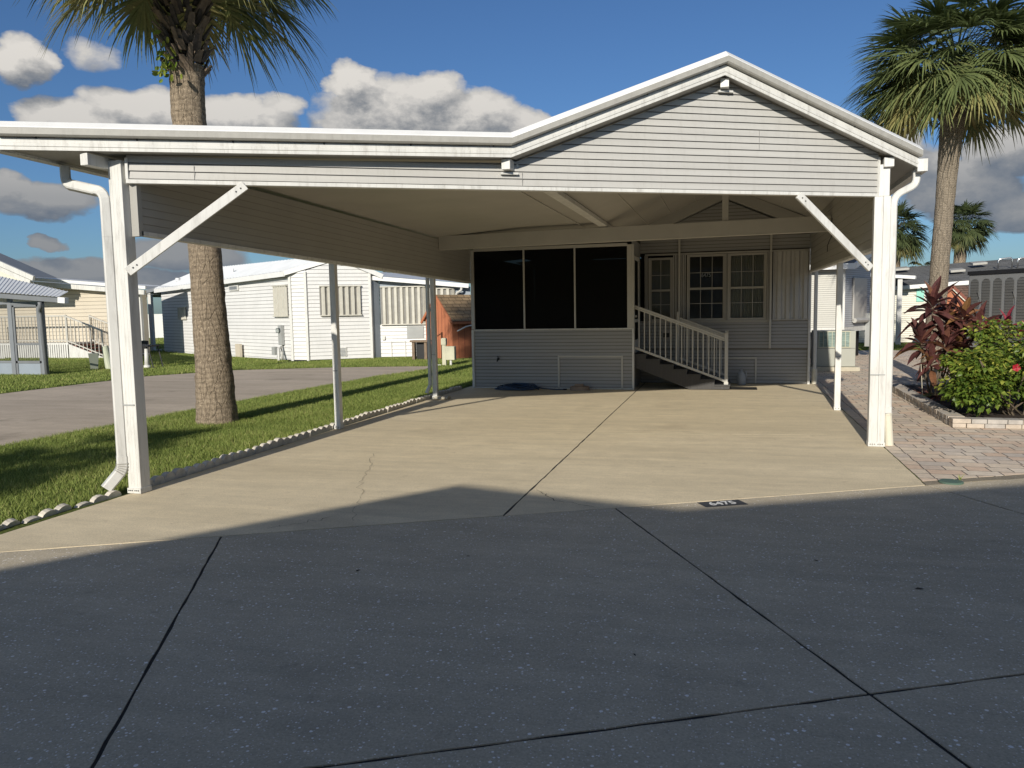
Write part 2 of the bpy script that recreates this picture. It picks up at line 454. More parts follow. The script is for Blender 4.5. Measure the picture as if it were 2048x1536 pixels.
        o = bpy.data.objects.new(name, me); COL.objects.link(o)
        if parent is not None: o.parent = parent
        else: o.location = O
        ORG[o.name] = tuple(O)
        if bevel:
            b = o.modifiers.new("bevel", 'BEVEL'); b.width = bevel; b.segments = 2; b.limit_method = 'ANGLE'
            b.harden_normals = False
        return o

def tag(o, label=None, cat=None, group=None, kind=None):
    for k, v in (('label', label), ('category', cat), ('group', group), ('kind', kind)):
        if v: o[k] = v
    return o

def thing(name, label, cat, loc, group=None):
    o = bpy.data.objects.new(name, None); COL.objects.link(o)
    o.location = loc; o.empty_display_size = 0.2; ORG[o.name] = tuple(loc)
    return tag(o, label, cat, group)

def copy_tree(o, parent=None):
    c = o.copy(); COL.objects.link(c); ORG[c.name] = ORG[o.name]
    if parent is not None: c.parent = parent
    for ch in list(o.children): copy_tree(ch, c)
    return c

def clip(poly, z, keep_above):
    out = []; n = len(poly)
    for i in range(n):
        a, b = poly[i], poly[(i + 1) % n]
        ia = (a[1] >= z) if keep_above else (a[1] <= z); ib = (b[1] >= z) if keep_above else (b[1] <= z)
        if ia: out.append(a)
        if ia != ib:
            t = (z - a[1]) / (b[1] - a[1]); out.append((a[0] + t * (b[0] - a[0]), z))
    return out

def siding(mb, o, u, n, poly, course=0.069, lap=0.009, gap=0.15, mi=0, gi=1, z_start=None):
    """lapped boards over a convex polygon [(s, z)] in the vertical plane through o along u, facing n"""
    o = Vector((o[0], o[1], 0)); u = Vector((u[0], u[1], 0)); n = Vector((n[0], n[1], 0))
    z0 = min(p[1] for p in poly); z1 = max(p[1] for p in poly)
    k = z_start if z_start is not None else z0
    P = lambda s, z, push: o + u * s + n * push + Vector((0, 0, z))
    flip = u.cross(Vector((0, 0, 1))).dot(n) < 0
    while k < z1 - 1e-4:
        band = clip(clip(poly, max(k, z0), True), min(k + course, z1), False)
        if len(band) >= 3:
            g = course * gap
            up = clip(band, k + g, True)
            if len(up) >= 3:
                vs = [P(s, z, lap * (1 - (z - k - g) / (course - g)) + 0.001) for s, z in up]
                mb.face(vs[::-1] if flip else vs, mi)
                lowz = min(z for s, z in up); ss = [s for s, z in up if z < lowz + 1e-5]
                if len(ss) >= 2:
                    a, b = min(ss), max(ss)
                    vs = [P(a, lowz, 0), P(b, lowz, 0), P(b, lowz, lap + .001), P(a, lowz, lap + .001)]
                    mb.face(vs, gi)  # board underside gets the groove tone, lap shadow included
            lo = clip(band, k + g, False)
            if len(lo) >= 3:
                vs = [P(s, z, 0) for s, z in lo]
                mb.face(vs[::-1] if flip else vs, gi)
        k += course
    return mb

def wall_quad(mb, o, u, poly, mi=0):
    mb.face([(o[0] + u[0] * s, o[1] + u[1] * s, z) for s, z in poly], mi)

def corrug(mb, o, u, n, s0, s1, z0, z1, pitch=0.16, depth=0.04, mi=0, ri=0):
    """trapezoid ribbed storm panel"""
    o = Vector((o[0], o[1], 0)); u = Vector((u[0], u[1], 0)); n = Vector((n[0], n[1], 0))
    pts = []; s = s0
    while s < s1 - 1e-6:
        for ds, d in ((0, 0), (.3, 0), (.45, 1), (.85, 1)):
            if s + ds * pitch <= s1: pts.append((s + ds * pitch, d * depth))
        s += pitch
    pts.append((s1, 0))
    for (a, da), (b, db) in zip(pts, pts[1:]):
        v = [o + u * a + n * (da + .004), o + u * b + n * (db + .004)]
        mb.face([v[0] + Vector((0, 0, z0)), v[1] + Vector((0, 0, z0)), v[1] + Vector((0, 0, z1)), v[0] + Vector((0, 0, z1))], mi if db + da > 0 else ri)
    return mb

# ------------------------------------------------------------------ camera, sun, sky
F_PX, YAW, PITCH, ROLL = 1564.4, 0.2691, -0.0953, -0.0176
cam = bpy.data.cameras.new("camera"); cam_o = bpy.data.objects.new("camera", cam); COL.objects.link(cam_o)
_r = Vector((math.cos(YAW), math.sin(YAW), 0))
_f = Vector((-math.sin(YAW) * math.cos(PITCH), math.cos(YAW) * math.cos(PITCH), math.sin(PITCH)))
_u = _r.cross(_f)
_r2 = _r * math.cos(ROLL) + _u * math.sin(ROLL); _u2 = -_r * math.sin(ROLL) + _u * math.cos(ROLL)
cam_o.matrix_world = Matrix(((_r2.x, _u2.x, -_f.x, 0), (_r2.y, _u2.y, -_f.y, 0), (_r2.z, _u2.z, -_f.z, 1.6), (0, 0, 0, 1)))
cam.sensor_fit = 'HORIZONTAL'; cam.sensor_width = 36; cam.lens = F_PX / 2048 * 36
cam.clip_start = 0.05; cam.clip_end = 3000
SC.camera = cam_o
SC.view_settings.view_transform = 'Standard'; SC.view_settings.look = 'None'
SC.view_settings.exposure = 0; SC.view_settings.gamma = 1
SC.cycles.max_bounces = 8; SC.cycles.diffuse_bounces = 4; SC.cycles.transparent_max_bounces = 12
SC.cycles.use_denoising = True

SUN_EL = math.radians(20.3)
sun_dir = Vector((0.04, 1.0, -math.tan(SUN_EL))).normalized()      # the way the light travels
sl = bpy.data.lights.new("sun", 'SUN'); sl.energy = 4.9; sl.angle = math.radians(0.5); sl.color = (1.0, 0.935, 0.83)
so = bpy.data.objects.new("sun", sl); COL.objects.link(so); so.location = (0, -20, 12)
so.rotation_euler = sun_dir.to_track_quat('-Z', 'Y').to_euler()

CLOUDS = [
    (-0.4139,0.2331,0.1016,0.0529,1.00), (-0.4608,0.2682,0.0372,0.0298,1.00), (-0.3155,0.2308,0.0746,0.0396,1.00),
    (-0.2535,0.2213,0.0497,0.0257,0.90), (-0.3642,0.2591,0.0555,0.0277,0.90), (-0.7623,0.2088,0.0647,0.0280,1.00),
    (-0.6868,0.2230,0.0859,0.0313,1.00), (-0.5899,0.2268,0.0744,0.0271,1.00), (-0.5440,0.2401,0.0348,0.0164,0.60),
    (-0.8096,0.2652,0.0347,0.0285,0.90), (-0.7434,0.2774,0.0297,0.0172,0.35), (-0.8054,0.1256,0.0673,0.0234,1.00),
    (-0.8272,0.1398,0.0321,0.0153,0.90), (-0.7967,0.0805,0.0220,0.0085,0.90), (-0.7819,0.0516,0.0749,0.0163,0.85),
    (-0.6638,0.0696,0.0833,0.0240,0.85), (-0.7231,0.0408,0.1072,0.0141,0.75), (0.2868,0.1578,0.0524,0.0302,1.00),
    (0.2465,0.1205,0.0685,0.0394,1.00), (0.1863,0.1739,0.0347,0.0212,0.70), (0.3025,0.0948,0.0517,0.0258,1.00),
    (0.2019,0.1511,0.0437,0.0266,0.80),
    (1.2, 0.25, 0.25, 0.08, 1.0), (2.2, 0.35, 0.3, 0.1, 1.0), (-2.0, 0.3, 0.3, 0.1, 1.0), (1.9, 0.8, 0.5, 0.2, 1.0), (-1.6, 0.9, 0.5, 0.2, 1.0), (2.9, .6, .5, .15, 1.0), (-2.8, .55, .4, .15, 1.0),  # out-of-view clouds, larger ones added for neutral fill light
]
world = bpy.data.worlds.new("World"); SC.world = world; world.use_nodes = True
wt = world.node_tree; WN, WL = wt.nodes, wt.links
bg = WN["Background"]
sky = WN.new("ShaderNodeTexSky"); sky.sky_type = 'NISHITA'; sky.sun_disc = False
sky.sun_elevation = SUN_EL; sky.sun_rotation = math.pi + 0.04
sky.air_density = 1.0; sky.dust_density = 0.6; sky.ozone_density = 2.0; sky.altitude = 0

def cloud_group():
    g = bpy.data.node_groups.new("cloud_density", 'ShaderNodeTree')
    g.interface.new_socket("P", in_out='INPUT', socket_type='NodeSocketVector')
    g.interface.new_socket("D", in_out='OUTPUT', socket_type='NodeSocketFloat')
    gi = g.nodes.new("NodeGroupInput"); go = g.nodes.new("NodeGroupOutput")
    P = gi.outputs[0]
    wn = g.nodes.new("ShaderNodeTexNoise"); wn.inputs["Scale"].default_value = 26; wn.inputs["Detail"].default_value = 5
    mp = g.nodes.new("ShaderNodeMapping"); mp.inputs["Scale"].default_value = (1, 1.5, 1); g.links.new(P, mp.inputs[0])
    g.links.new(mp.outputs[0], wn.inputs["Vector"])
    su = g.nodes.new("ShaderNodeVectorMath"); su.operation = 'SUBTRACT'; su.inputs[1].default_value = (.5, .5, .5)
    g.links.new(wn.outputs["Color"], su.inputs[0])
    scv = g.nodes.new("ShaderNodeVectorMath"); scv.operation = 'MULTIPLY'; scv.inputs[1].default_value = (0.05, 0.026, 0)
    g.links.new(su.outputs[0], scv.inputs[0])
    ad = g.nodes.new("ShaderNodeVectorMath"); ad.operation = 'ADD'; g.links.new(P, ad.inputs[0]); g.links.new(scv.outputs[0], ad.inputs[1])
    acc = None
    for a, e, ra, re, w in CLOUDS:
        s1 = g.nodes.new("ShaderNodeVectorMath"); s1.operation = 'SUBTRACT'; s1.inputs[1].default_value = (a, e, 0); g.links.new(ad.outputs[0], s1.inputs[0])
        s2 = g.nodes.new("ShaderNodeVectorMath"); s2.operation = 'MULTIPLY'; s2.inputs[1].default_value = (1 / ra, 1 / re, 0); g.links.new(s1.outputs[0], s2.inputs[0])
        dt = g.nodes.new("ShaderNodeVectorMath"); dt.operation = 'DOT_PRODUCT'; g.links.new(s2.outputs[0], dt.inputs[0]); g.links.new(s2.outputs[0], dt.inputs[1])
        v = mth(g, 'MULTIPLY', mth(g, 'SUBTRACT', 1.0, dt.outputs["Value"], clamp=True), w)
        acc = v if acc is None else mth(g, 'MAXIMUM', acc, v)
    fb = noise(g, mp.outputs[0], 70, 7, 0.62)
    d = mth(g, 'ADD', acc, mth(g, 'MULTIPLY', mth(g, 'SUBTRACT', fb, 0.5), mth(g, 'MULTIPLY_ADD', acc, 1.1, .02)))
    g.links.new(d, go.inputs[0])
    return g

tc = WN.new("ShaderNodeTexCoord")
sx = WN.new("ShaderNodeSeparateXYZ"); WL.new(tc.outputs["Generated"], sx.inputs[0])
az = mth(wt, 'ARCTAN2', sx.outputs[0], sx.outputs[1])
el = mth(wt, 'ARCSINE', sx.outputs[2])
cb = WN.new("ShaderNodeCombineXYZ"); WL.new(az, cb.inputs[0]); WL.new(el, cb.inputs[1])
cg = cloud_group()
g1 = WN.new("ShaderNodeGroup"); g1.node_tree = cg; WL.new(cb.outputs[0], g1.inputs[0])
of = WN.new("ShaderNodeVectorMath"); of.operation = 'ADD'; of.inputs[1].default_value = (-0.010, 0.022, 0); WL.new(cb.outputs[0], of.inputs[0])
g2 = WN.new("ShaderNodeGroup"); g2.node_tree = cg; WL.new(of.outputs[0], g2.inputs[0])
alpha = ramp(wt, g1.outputs[0], [(0.06, 0.0), (0.20, 0.6), (0.38, 0.98)])
lit = mth(wt, 'MULTIPLY_ADD', mth(wt, 'SUBTRACT', g1.outputs[0], g2.outputs[0]), 0.85, 0.50, clamp=True)
elf = ramp(wt, el, [(0.03, 0.25), (0.13, 0.42), (0.2, 0.85), (0.28, 1.0)])
litc = ramp(wt, mth(wt, 'MULTIPLY', lit, elf), [(0.0, (1.7, 2.05, 2.6)), (0.35, (3.4, 3.5, 3.65)), (1.0, (8.8, 8.4, 7.8))])
# sky colour: a little deeper and greyer towards the horizon, as in humid afternoon air
sky_c = mixc(wt, 1.0, sky.outputs[0], (0.50, 0.72, 1.02), 'MULTIPLY')
WL.new(mixc(wt, alpha, sky_c, litc), bg.inputs["Color"])
bg.inputs["Strength"].default_value = 0.085

# ------------------------------------------------------------------ ground, road, slabs
US = Vector((math.cos(ROADANG), math.sin(ROADANG), 0)); TS = Vector((-math.sin(ROADANG), math.cos(ROADANG), 0))
def st(s, t, z=0.0): return (US.x * s + TS.x * t, US.y * s + TS.y * t, z)
T_EDGE = 5.87
def street_y(x, t=T_EDGE): return (t + x * math.sin(ROADANG)) / math.cos(ROADANG)

g = MB()
N_ = 24
xs = np.linspace(-1, 1, N_); xs = np.sign(xs) * np.abs(xs) ** 2.2 * 900
for i in range(N_ - 1):
    for j in range(N_ - 1):
        g.face([(xs[i], xs[j], -.012), (xs[i + 1], xs[j], -.012), (xs[i + 1], xs[j + 1], -.012), (xs[i], xs[j + 1], -.012)])
tag(g.build("ground", M['turf'], org=(0, 0, 0)), kind='structure')

def rough_poly(pts, step=0.25, amp=0.003):
    out = []
    for i in range(len(pts)):
        a, b = Vector(pts[i]), Vector(pts[(i + 1) % len(pts)]); L = (b - a).length; k = max(1, int(L / step))
        nrm = Vector((-(b - a).y, (b - a).x)).normalized() if L else Vector((0, 0))
        for q in range(k):
            p = a.lerp(b, q / k)
            out.append(p + nrm * (random.uniform(-amp, amp) if q else 0))
    return out

def slab(mb, pts2, z, depth=0.03, mi=0, step=.25, amp=.003):
    pp = rough_poly([Vector(p) for p in pts2], step, amp)
    mb.prism([(p.x, p.y) for p in pp], (0, 0, z - depth), (1, 0, 0), (0, 1, 0), (0, 0, depth), mi)

road = MB()
ss = [-62, -48] + [-.95 + 2.96 * k for k in range(-13, 1)] + [2.05, 4.93] + [4.93 + 2.96 * k for k in range(1, 14)] + [60]
tt = [-3.6, -0.43, 2.72, T_EDGE]
GAP = 0.009
for s0, s1 in zip(ss, ss[1:]):
    for t0, t1 in zip(tt, tt[1:]):
        g_ = GAP
        slab(road, [st(s0 + g_, t0 + g_)[:2], st(s1 - g_, t0 + g_)[:2], st(s1 - g_, t1 - g_)[:2], st(s0 + g_, t1 - g_)[:2]], -0.003, amp=.004, step=.12)
road.face([st(-62, -3.6, -.0085), st(60, -3.6, -.0085), st(60, T_EDGE, -.0085), st(-62, T_EDGE, -.0085)], 1)
tag(road.build("road", [M['road'], M['joint']], org=(0, 0, 0)), kind='structure')

dr = MB()
e = 0.008
xl, xm, xr, yb = -5.2, -1.672, 1.69, 17.0
slab(dr, [(xl, street_y(xl) + .004), (xm - e, street_y(xm) + .004), (xm - e, yb), (xl, yb)], -.0018, .05, step=.1, amp=.004)
yj = 10.15
slab(dr, [(xm + e, street_y(xm)), (xr, street_y(xr)), (xr, yj + .10), (xm + e, yj - .35)], -.0018, .05, step=.1, amp=.004)
slab(dr, [(xm + e, yj - .346), (xr, yj + .104), (xr, yb), (xm + e, yb)], -.0018, .05)
dr.face([(xl, street_y(xl) + .01, -.0065), (xr, street_y(xr) + .01, -.0065), (xr, yb, -.0065), (xl, yb, -.0065)], 1)
drive = tag(dr.build("driveway", [M['drive'], M['joint']], org=(-1.7, 10, 0)), kind='structure')
# hairline cracks: thin dark slivers lying on the slab
def crack(pts, w, n=7, amp=.035):
    c = MB(); path = []
    for a, b in zip(pts, pts[1:]):
        for q in range(n):
            t = q / n; path.append((a[0] + (b[0] - a[0]) * t + random.uniform(-amp, amp), a[1] + (b[1] - a[1]) * t + random.uniform(-amp, amp)))
    path.append(pts[-1])
    for i, (p, q) in enumerate(zip(path, path[1:])):
        d = Vector((q[0] - p[0], q[1] - p[1])); 
        if d.length < 1e-5: continue
        nn = Vector((-d.y, d.x)).normalized(); w0 = w * random.uniform(.4, 1.3); w1 = w * random.uniform(.4, 1.3)
        c.face([(p[0] - nn.x * w0, p[1] - nn.y * w0, .0035), (q[0] - nn.x * w1, q[1] - nn.y * w1, .0035), (q[0] + nn.x * w1, q[1] + nn.y * w1, .0035), (p[0] + nn.x * w0, p[1] + nn.y * w0, .0035)])
    return c
crack([(-2.78, 5.35), (-2.98, 5.9), (-3.28, 6.5), (-3.45, 7.0), (-3.85, 8.0)], .0013).build("crack", M['crack'], drive)
crack([(-1.05, 6.17), (-1.35, 6.25), (-1.62, 6.62)], .003).build("crack", M['crack'], drive)
crack([(-3.3, 5.05), (-3.05, 5.3), (-2.95, 5.42)], .0018).build("crack", M['crack'], drive)

nd = MB()
slab(nd, [(-8.9, street_y(-8.9)), (-8.8, 8), (-8.75, 12), (-8.5, 16), (-8.0, 20.1), (-8.3, 21.2), (-11.1, 20.6), (-13.6, 19.5), (-14.85, 17.4), (-14.9, 13), (-15.1, street_y(-15.1))], -.004, .03, step=.6, amp=.03)
tag(nd.build("neighbour_driveway", M['ndrive'], org=(-11, 12, 0)), kind='structure')

pv = MB()
slab(pv, [(1.705, street_y(1.705) + .16), (16, street_y(16) + .16), (16, 28.8), (1.705, 28.8)], -.002, .03)
tag(pv.build("paver_patio", M['paver'], org=(5, 15, 0)), kind='structure')
ap = MB()
slab(ap, [(1.70, street_y(1.70) + .005), (16, street_y(16) + .005), (16, street_y(16) + .155), (1.70, street_y(1.7) + .155)], -.004, .03, step=.12, amp=.02)
tag(ap.build("road_edge_strip", M['apron'], org=(2, 7.5, 0)), kind='structure')
# far road beyond the lots
fr = MB(); slab(fr, [(-60, 48), (60, 48), (60, 54), (-60, 54)], -.004)
tag(fr.build("far_road", M['ndrive'], org=(0, 50, 0)), kind='structure')

# ------------------------------------------------------------------ grass (nobody could count the blades)
def patchy(x, y):
    return 0.5 + .22 * np.sin(x * 2.1 + 1.3 * np.sin(y * 1.7)) * np.cos(y * 1.3 + .8) + .18 * np.sin(x * 5.3 + y * 4.1) * np.sin(y * 6.7 - x)

def grass(name, regions, h=0.055, org=(0, 0, -.012), seed=1):
    r = np.random.default_rng(seed); V = []; T = []
    for poly, dens, hh, ww in regions:
        P = np.array(poly); x0, y0 = P.min(0); x1, y1 = P.max(0)
        n = int((x1 - x0) * (y1 - y0) * dens)
        x = r.uniform(x0, x1, n); y = r.uniform(y0, y1, n)
        ins = np.zeros(n, bool); j = len(P) - 1
        for i in range(len(P)):
            c = ((P[i, 1] > y) != (P[j, 1] > y)) & (x < (P[j, 0] - P[i, 0]) * (y - P[i, 1]) / (P[j, 1] - P[i, 1] + 1e-12) + P[i, 0])
            ins ^= c; j = i
        x, y = x[ins], y[ins]; n = len(x); pa = patchy(x, y)
        hgt = h * hh * r.uniform(.55, 1.25, n) * (.65 + .6 * pa); w = ww * r.uniform(.7, 1.3, n)
        th = r.uniform(0, 6.283, n); ln = r.normal(0, .45, (n, 2)) * hgt[:, None]
        b = np.stack([x, y, np.full(n, -.012)], 1); dx = np.stack([np.cos(th) * w, np.sin(th) * w, np.zeros(n)], 1)
        tip = b + np.concatenate([ln, hgt[:, None]], 1)
        V.append(np.stack([b - dx, b + dx, tip], 1).reshape(-1, 3)); T.append(np.clip(.15 + .55 * pa + r.normal(0, .22, n), 0, 1))
    V = np.concatenate(V) - np.array(org); T = np.concatenate(T); nf = len(T)
    me = bpy.data.meshes.new(name); me.vertices.add(nf * 3); me.loops.add(nf * 3); me.polygons.add(nf)
    me.vertices.foreach_set("co", V.ravel().astype(np.float32)); me.loops.foreach_set("vertex_index", np.arange(nf * 3, dtype=np.int32))
    me.polygons.foreach_set("loop_start", np.arange(0, nf * 3, 3, dtype=np.int32)); me.polygons.foreach_set("loop_total", np.full(nf, 3, np.int32))
    a = me.attributes.new("tint", 'FLOAT', 'FACE'); a.data.foreach_set("value", T.astype(np.float32))
    me.materials.append(M['grass']); me.update(); me.validate()
    o = bpy.data.objects.new(name, me); COL.objects.link(o); o.location = org
    return o
yy = lambda x: street_y(x) + .03
near = [(-5.36, yy(-5.36)), (-5.36, 12), (-8.72, 12), (-8.85, yy(-8.85))]
near2 = [(-5.3, 12), (-5.3, 18), (-8.4, 18), (-8.7, 12)]
near3 = [(-5.1, 18), (-5.1, 26.5), (-11.5, 25), (-13.4, 23.3), (-14, 21), (-13.5, 19.7), (-11.1, 20.7), (-8.3, 21.3), (-7.9, 20.1), (-8.35, 18)]
tag(grass("grass", [(near, 4200, 1, .0045), (near2, 2600, 1, .006), (near3, 1100, 1.0, .009)], org=(-7, 10, -.012)), "clipped green lawn between driveways", "grass", kind='stuff')
farl = [(-15.05, 10), (-15, 17.5), (-13.8, 19.7), (-14.2, 23.3), (-24, 29), (-30, 30), (-24, 16), (-19, 10)]
farl2 = [(-30, 30), (-22, 28.5), (-10, 30), (-10, 47), (-40, 47)]
tag(grass("grass", [(farl, 750, 1.15, .011), (farl2, 90, 1.2, .03)], org=(-18, 19, -.012), seed=2), "lawn in front of the far left homes", "grass", kind='stuff')
farr = [(2.5, 29), (16, 29), (16, 33.6), (2.5, 33.6)]
tag(grass("grass", [(farr, 420, 1.0, .018)], org=(7, 31, -.012), seed=3), "strip of lawn beyond the pavers", "grass", kind='stuff')

# ------------------------------------------------------------------ the carport
FA = Vector((-5.06, 5.84)); FU = Vector((0.8786, 0.4776)).normalized(); FN = Vector((FU.y, -FU.x))
def front_y(x): return FA.y + (x - FA.x) * FU.y / FU.x            # panel plane
def fas_y(x): return 5.691 + (x + 4.979) * FU.y / FU.x             # fascia plane, 0.17 further out
EAVE_L, VAL, PEAK, EAVE_R = -5.79, -1.99, -0.045, 1.965
def roof_z(x, y):                                                  # underside
    zl = 2.982 - 0.0165 * (y - 5.1)
    if x <= VAL: return zl + (3.03 - zl) * (x - EAVE_L) / (VAL - EAVE_L)
    if x <= PEAK: return 3.03 + .863 * (x - VAL) / (PEAK - VAL)
    return 3.893 - .853 * (x - PEAK) / (EAVE_R - PEAK)
YB = 19.0
cp = thing("carport", "large white open carport with a gabled right half, flat left half and grey siding panels", "carport", (-1.7, 9.5, 0))
rf = MB()
for a, b in ((EAVE_L, VAL), (VAL, PEAK), (PEAK, EAVE_R)):
    q = [(a, fas_y(a)), (b, fas_y(b)), (b, YB), (a, YB)]
    lo = [(x, y, roof_z(x, y) + .012) for x, y in q]; up = [(x, y, z + .085) for x, y, z in lo]
    rf.add(lo + up, [(0, 3, 2, 1), (4, 5, 6, 7), (0, 1, 5, 4), (1, 2, 6, 5), (2, 3, 7, 6), (3, 0, 4, 7)])
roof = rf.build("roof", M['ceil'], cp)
sm = MB()                                                          # pan seams under the roof
for k in range(9):
    x = EAVE_L + .5 + k * .405
    if x > VAL - .75 and x < VAL - .1: sm.obox((x, fas_y(x) + .5, roof_z(x, fas_y(x)+.5) + .006), (.012, 0, 0), (0, 13.5 - fas_y(x), roof_z(x, 13.5) - roof_z(x, fas_y(x)) ), (0, 0, .01))
for x in (-1.55, -1.1, -.62, .5, .95, 1.38):
    sm.obox((x, front_y(x) + .1, roof_z(x, 9) + .004), (.012, 0, 0), (0, 16.0 - front_y(x), 0), (0, 0, .02))
sm.build("ceiling_seam", M['beam'], roof)

def along_fascia(mb, prof, xs_, mi=0):
    """profile [(out, dz)] carried along the roof edge, mitred in the plane of the fascia"""
    rings = []
    for x in xs_:
        y = fas_y(x); z = roof_z(x, y)
        rings.append([(x + FN.x * o_, y + FN.y * o_, z + dz) for o_, dz in prof])
    n = len(prof)
    for r0, r1 in zip(rings, rings[1:]):
        for k in range(n):
            mb.add([r0[k], r1[k], r1[(k + 1) % n], r0[(k + 1) % n]], [(0, 1, 2, 3)], mi)
    mb.face(rings[0], mi); mb.face(rings[-1][::-1], mi)
FX = [EAVE_L, VAL, PEAK, EAVE_R]
fb = MB(); along_fascia(fb, [(0, 0), (.014, 0), (.014, .028), (.020, .032), (.020, .058), (.014, .062), (.014, .098), (0, .098)], FX)
fb.build("fascia_board", M['white'], cp)
ed = MB(); along_fascia(ed, [(-.12, .105), (.06, .105), (.075, .118), (.075, .168), (-.12, .168)], FX)
ed.build("roof_edge_pan", M['pan'], cp)
cpz = MB(); along_fascia(cpz, [(-.14, .169), (.077, .169), (.070, .182), (.02, .228), (-.14, .235)], FX)
cpz.build("roof_edge_cap", M['cap'], cp)
# gutters under both side eaves
gt = MB(); gt.obox((EAVE_L - .09, fas_y(EAVE_L) - .02, roof_z(EAVE_L, 5.1) - .01), (.10, 0, 0), (0, YB - 5.1, -.0165 * (YB - 5.1)), (0, 0, .12))
gt.build("gutter", M['white'], cp)
gt = MB(); gt.obox((EAVE_R - .005, fas_y(EAVE_R) - .02, 3.0), (.10, 0, 0), (0, YB - 9.2, 0), (0, 0, .13))
gt.build("gutter", M['white'], cp)
# screws along the fascia
def screw(c, nrm, rad, parent, h=.003):
    b = MB(); b.disc(c, nrm, rad, 6, h=h); return b.build("screw", M['screw'], parent)
for k in range(11):
    x = EAVE_L + .25 + k * .68; y = fas_y(x)
    screw((x + FN.x * .012, y + FN.y * .012, roof_z(x, y) + .103), (FN.x, FN.y, 0), .009, cp, .012)

# front siding panel: polygon in (s along front, z)
def sx_(x): return (x - FA.x) / FU.x
PB = 2.785
pts = [(0, PB), (sx_(1.57), PB), (sx_(1.57), roof_z(1.57, 9) - .004), (sx_(PEAK), 3.89), (sx_(VAL), 3.03), (0, 2.99)]
sp = MB()
siding(sp, FA, FU, FN, [(0, PB), (sx_(1.57), PB), (sx_(1.57), PB + .207), (0, PB + .207)], .069, .011, .13, z_start=PB)
siding(sp, FA, FU, FN, [(sx_(-2.08), PB + .207), (sx_(1.57), PB + .207), (sx_(1.57), roof_z(1.57, 9)), (sx_(PEAK), 3.89), (sx_(-2.0), 3.02)], .069, .011, .13, z_start=PB + .207)
# inside face of the same panel
bk = [(FA.x + FU.x * s - FN.x * .04, FA.y + FU.y * s - FN.y * .04, z) for s, z in [(0, PB), (sx_(1.57), PB), (sx_(1.57), 3.2), (sx_(PEAK), 3.88), (sx_(VAL), 3.02), (0, 2.98)]]
sp.face(bk, 0)
sp.build("gable_siding", [M['siding'], M['groove']], cp)
tr = MB()
P3 = lambda s, z, o=0.0: Vector((FA.x + FU.x * s + FN.x * o, FA.y + FU.y * s + FN.y * o, z))
S1 = sx_(1.57)
tr.obox(P3(-.01, PB - .034, .022), Vector((*(FU * (S1 + .02)), 0)), Vector((*(-FN * .085), 0)), (0, 0, .036))
tr.obox(P3(-.012, PB, .022), Vector((*(FU * .025), 0)), Vector((*(-FN * .07), 0)), (0, 0, .185))
tr.obox(P3(S1 - .012, PB, .022), Vector((*(FU * .025), 0)), Vector((*(-FN * .07), 0)), (0, 0, .39))
tr.build("panel_trim", M['white'], cp, bevel=.004)
# butt joints between siding lengths
for s, z, h in ((.55, PB + .01, .12), (3.55, PB + .005, .13), (6.1, PB + .42, .20)):
    jb = MB(); jb.obox(P3(s, z, .0145), Vector((*(FU * .003), 0)), Vector((*(-FN * .004), 0)), (0, 0, h)); jb.build("siding_joint", M['groove_lt'], cp)

# purlins whose ends poke through under the overhang
def purlin(x, w, h, z, y1, y0=None):
    y0 = fas_y(x) + .06 if y0 is None else y0
    b = MB(); b.obox((x - w / 2, y0, z - h), (w, 0, 0), (0, y1 - y0, 0), (0, 0, h)); return b.build("purlin", M['white'], cp, bevel=.004)
purlin(-5.25, .075, .10, 2.975, 12.8, fas_y(-5.25) + .02)
purlin(VAL - .05, .14, .06, 3.03, 15.1, front_y(VAL))
purlin(VAL - .06, .085, .10, 3.03, front_y(VAL) + .1)
purlin(PEAK, .085, .09, 3.885, 16.3)
purlin(1.665, .10, .10, 3.155, 16.5)
for x, z0, w in ((VAL - .06, 2.915, .15), (PEAK, 3.785, .14)):
    b = MB(); b.obox((x - w / 2, front_y(x) - .06, z0 - .02), (w, w * .54, 0), (FN.x * .03, FN.y * .03, 0), (0, 0, .020)); b.build("purlin_bracket", M['white'], cp)

# side panels (siding seen from inside)
def side_panel(x, nx, y0, y1, zb0, zb1):
    b = MB(); k = 9
    zt0, zt1 = roof_z(x, y0), roof_z(x, y1)
    for i in range(k):
        for (fa, fb_) in ((0, .92), (.92, 1)):
            qa, qb = (i + fa) / k, (i + fb_) / k
            za = [zb0 + (zt0 - zb0) * qa, zb1 + (zt1 - zb1) * qa]; zb = [zb0 + (zt0 - zb0) * qb, zb1 + (zt1 - zb1) * qb]
            if fa == 0: b.face([(x + nx * .008, y0, za[0]), (x + nx * .008, y1, za[1]), (x + nx * .002, y1, zb[1]), (x + nx * .002, y0, zb[0])], 0)
            else: b.face([(x, y0, za[0]), (x, y1, za[1]), (x, y1, zb[1]), (x, y0, zb[0])], 1)
        for q in (i / k,):
            za = [zb0 + (zt0 - zb0) * q, zb1 + (zt1 - zb1) * q]
            b.face([(x, y0, za[0]), (x, y1, za[1]), (x + nx * .008, y1, za[1]), (x + nx * .008, y0, za[0])], 1)
    xo = x - nx * .05
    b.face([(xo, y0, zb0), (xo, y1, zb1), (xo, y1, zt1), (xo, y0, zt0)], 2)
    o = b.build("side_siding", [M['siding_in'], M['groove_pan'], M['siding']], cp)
    t = MB(); t.obox((x + nx * .018, y0, zb0 - .035), (-nx * .085, 0, 0), (0, y1 - y0, zb1 - zb0), (0, 0, .037)); t.build("panel_trim", M['white'], cp)
    return o
q = MB(); q.box((-5.092, 5.885, 2.30), (-5.012, 5.94, 2.965)); q.build('panel_trim', M['siding_in'], cp)
side_panel(-5.03, 1, 5.92, 15.20, 2.345, 2.17)
side_panel(1.575, -1, 9.52, 16.60, 2.215, 2.255)

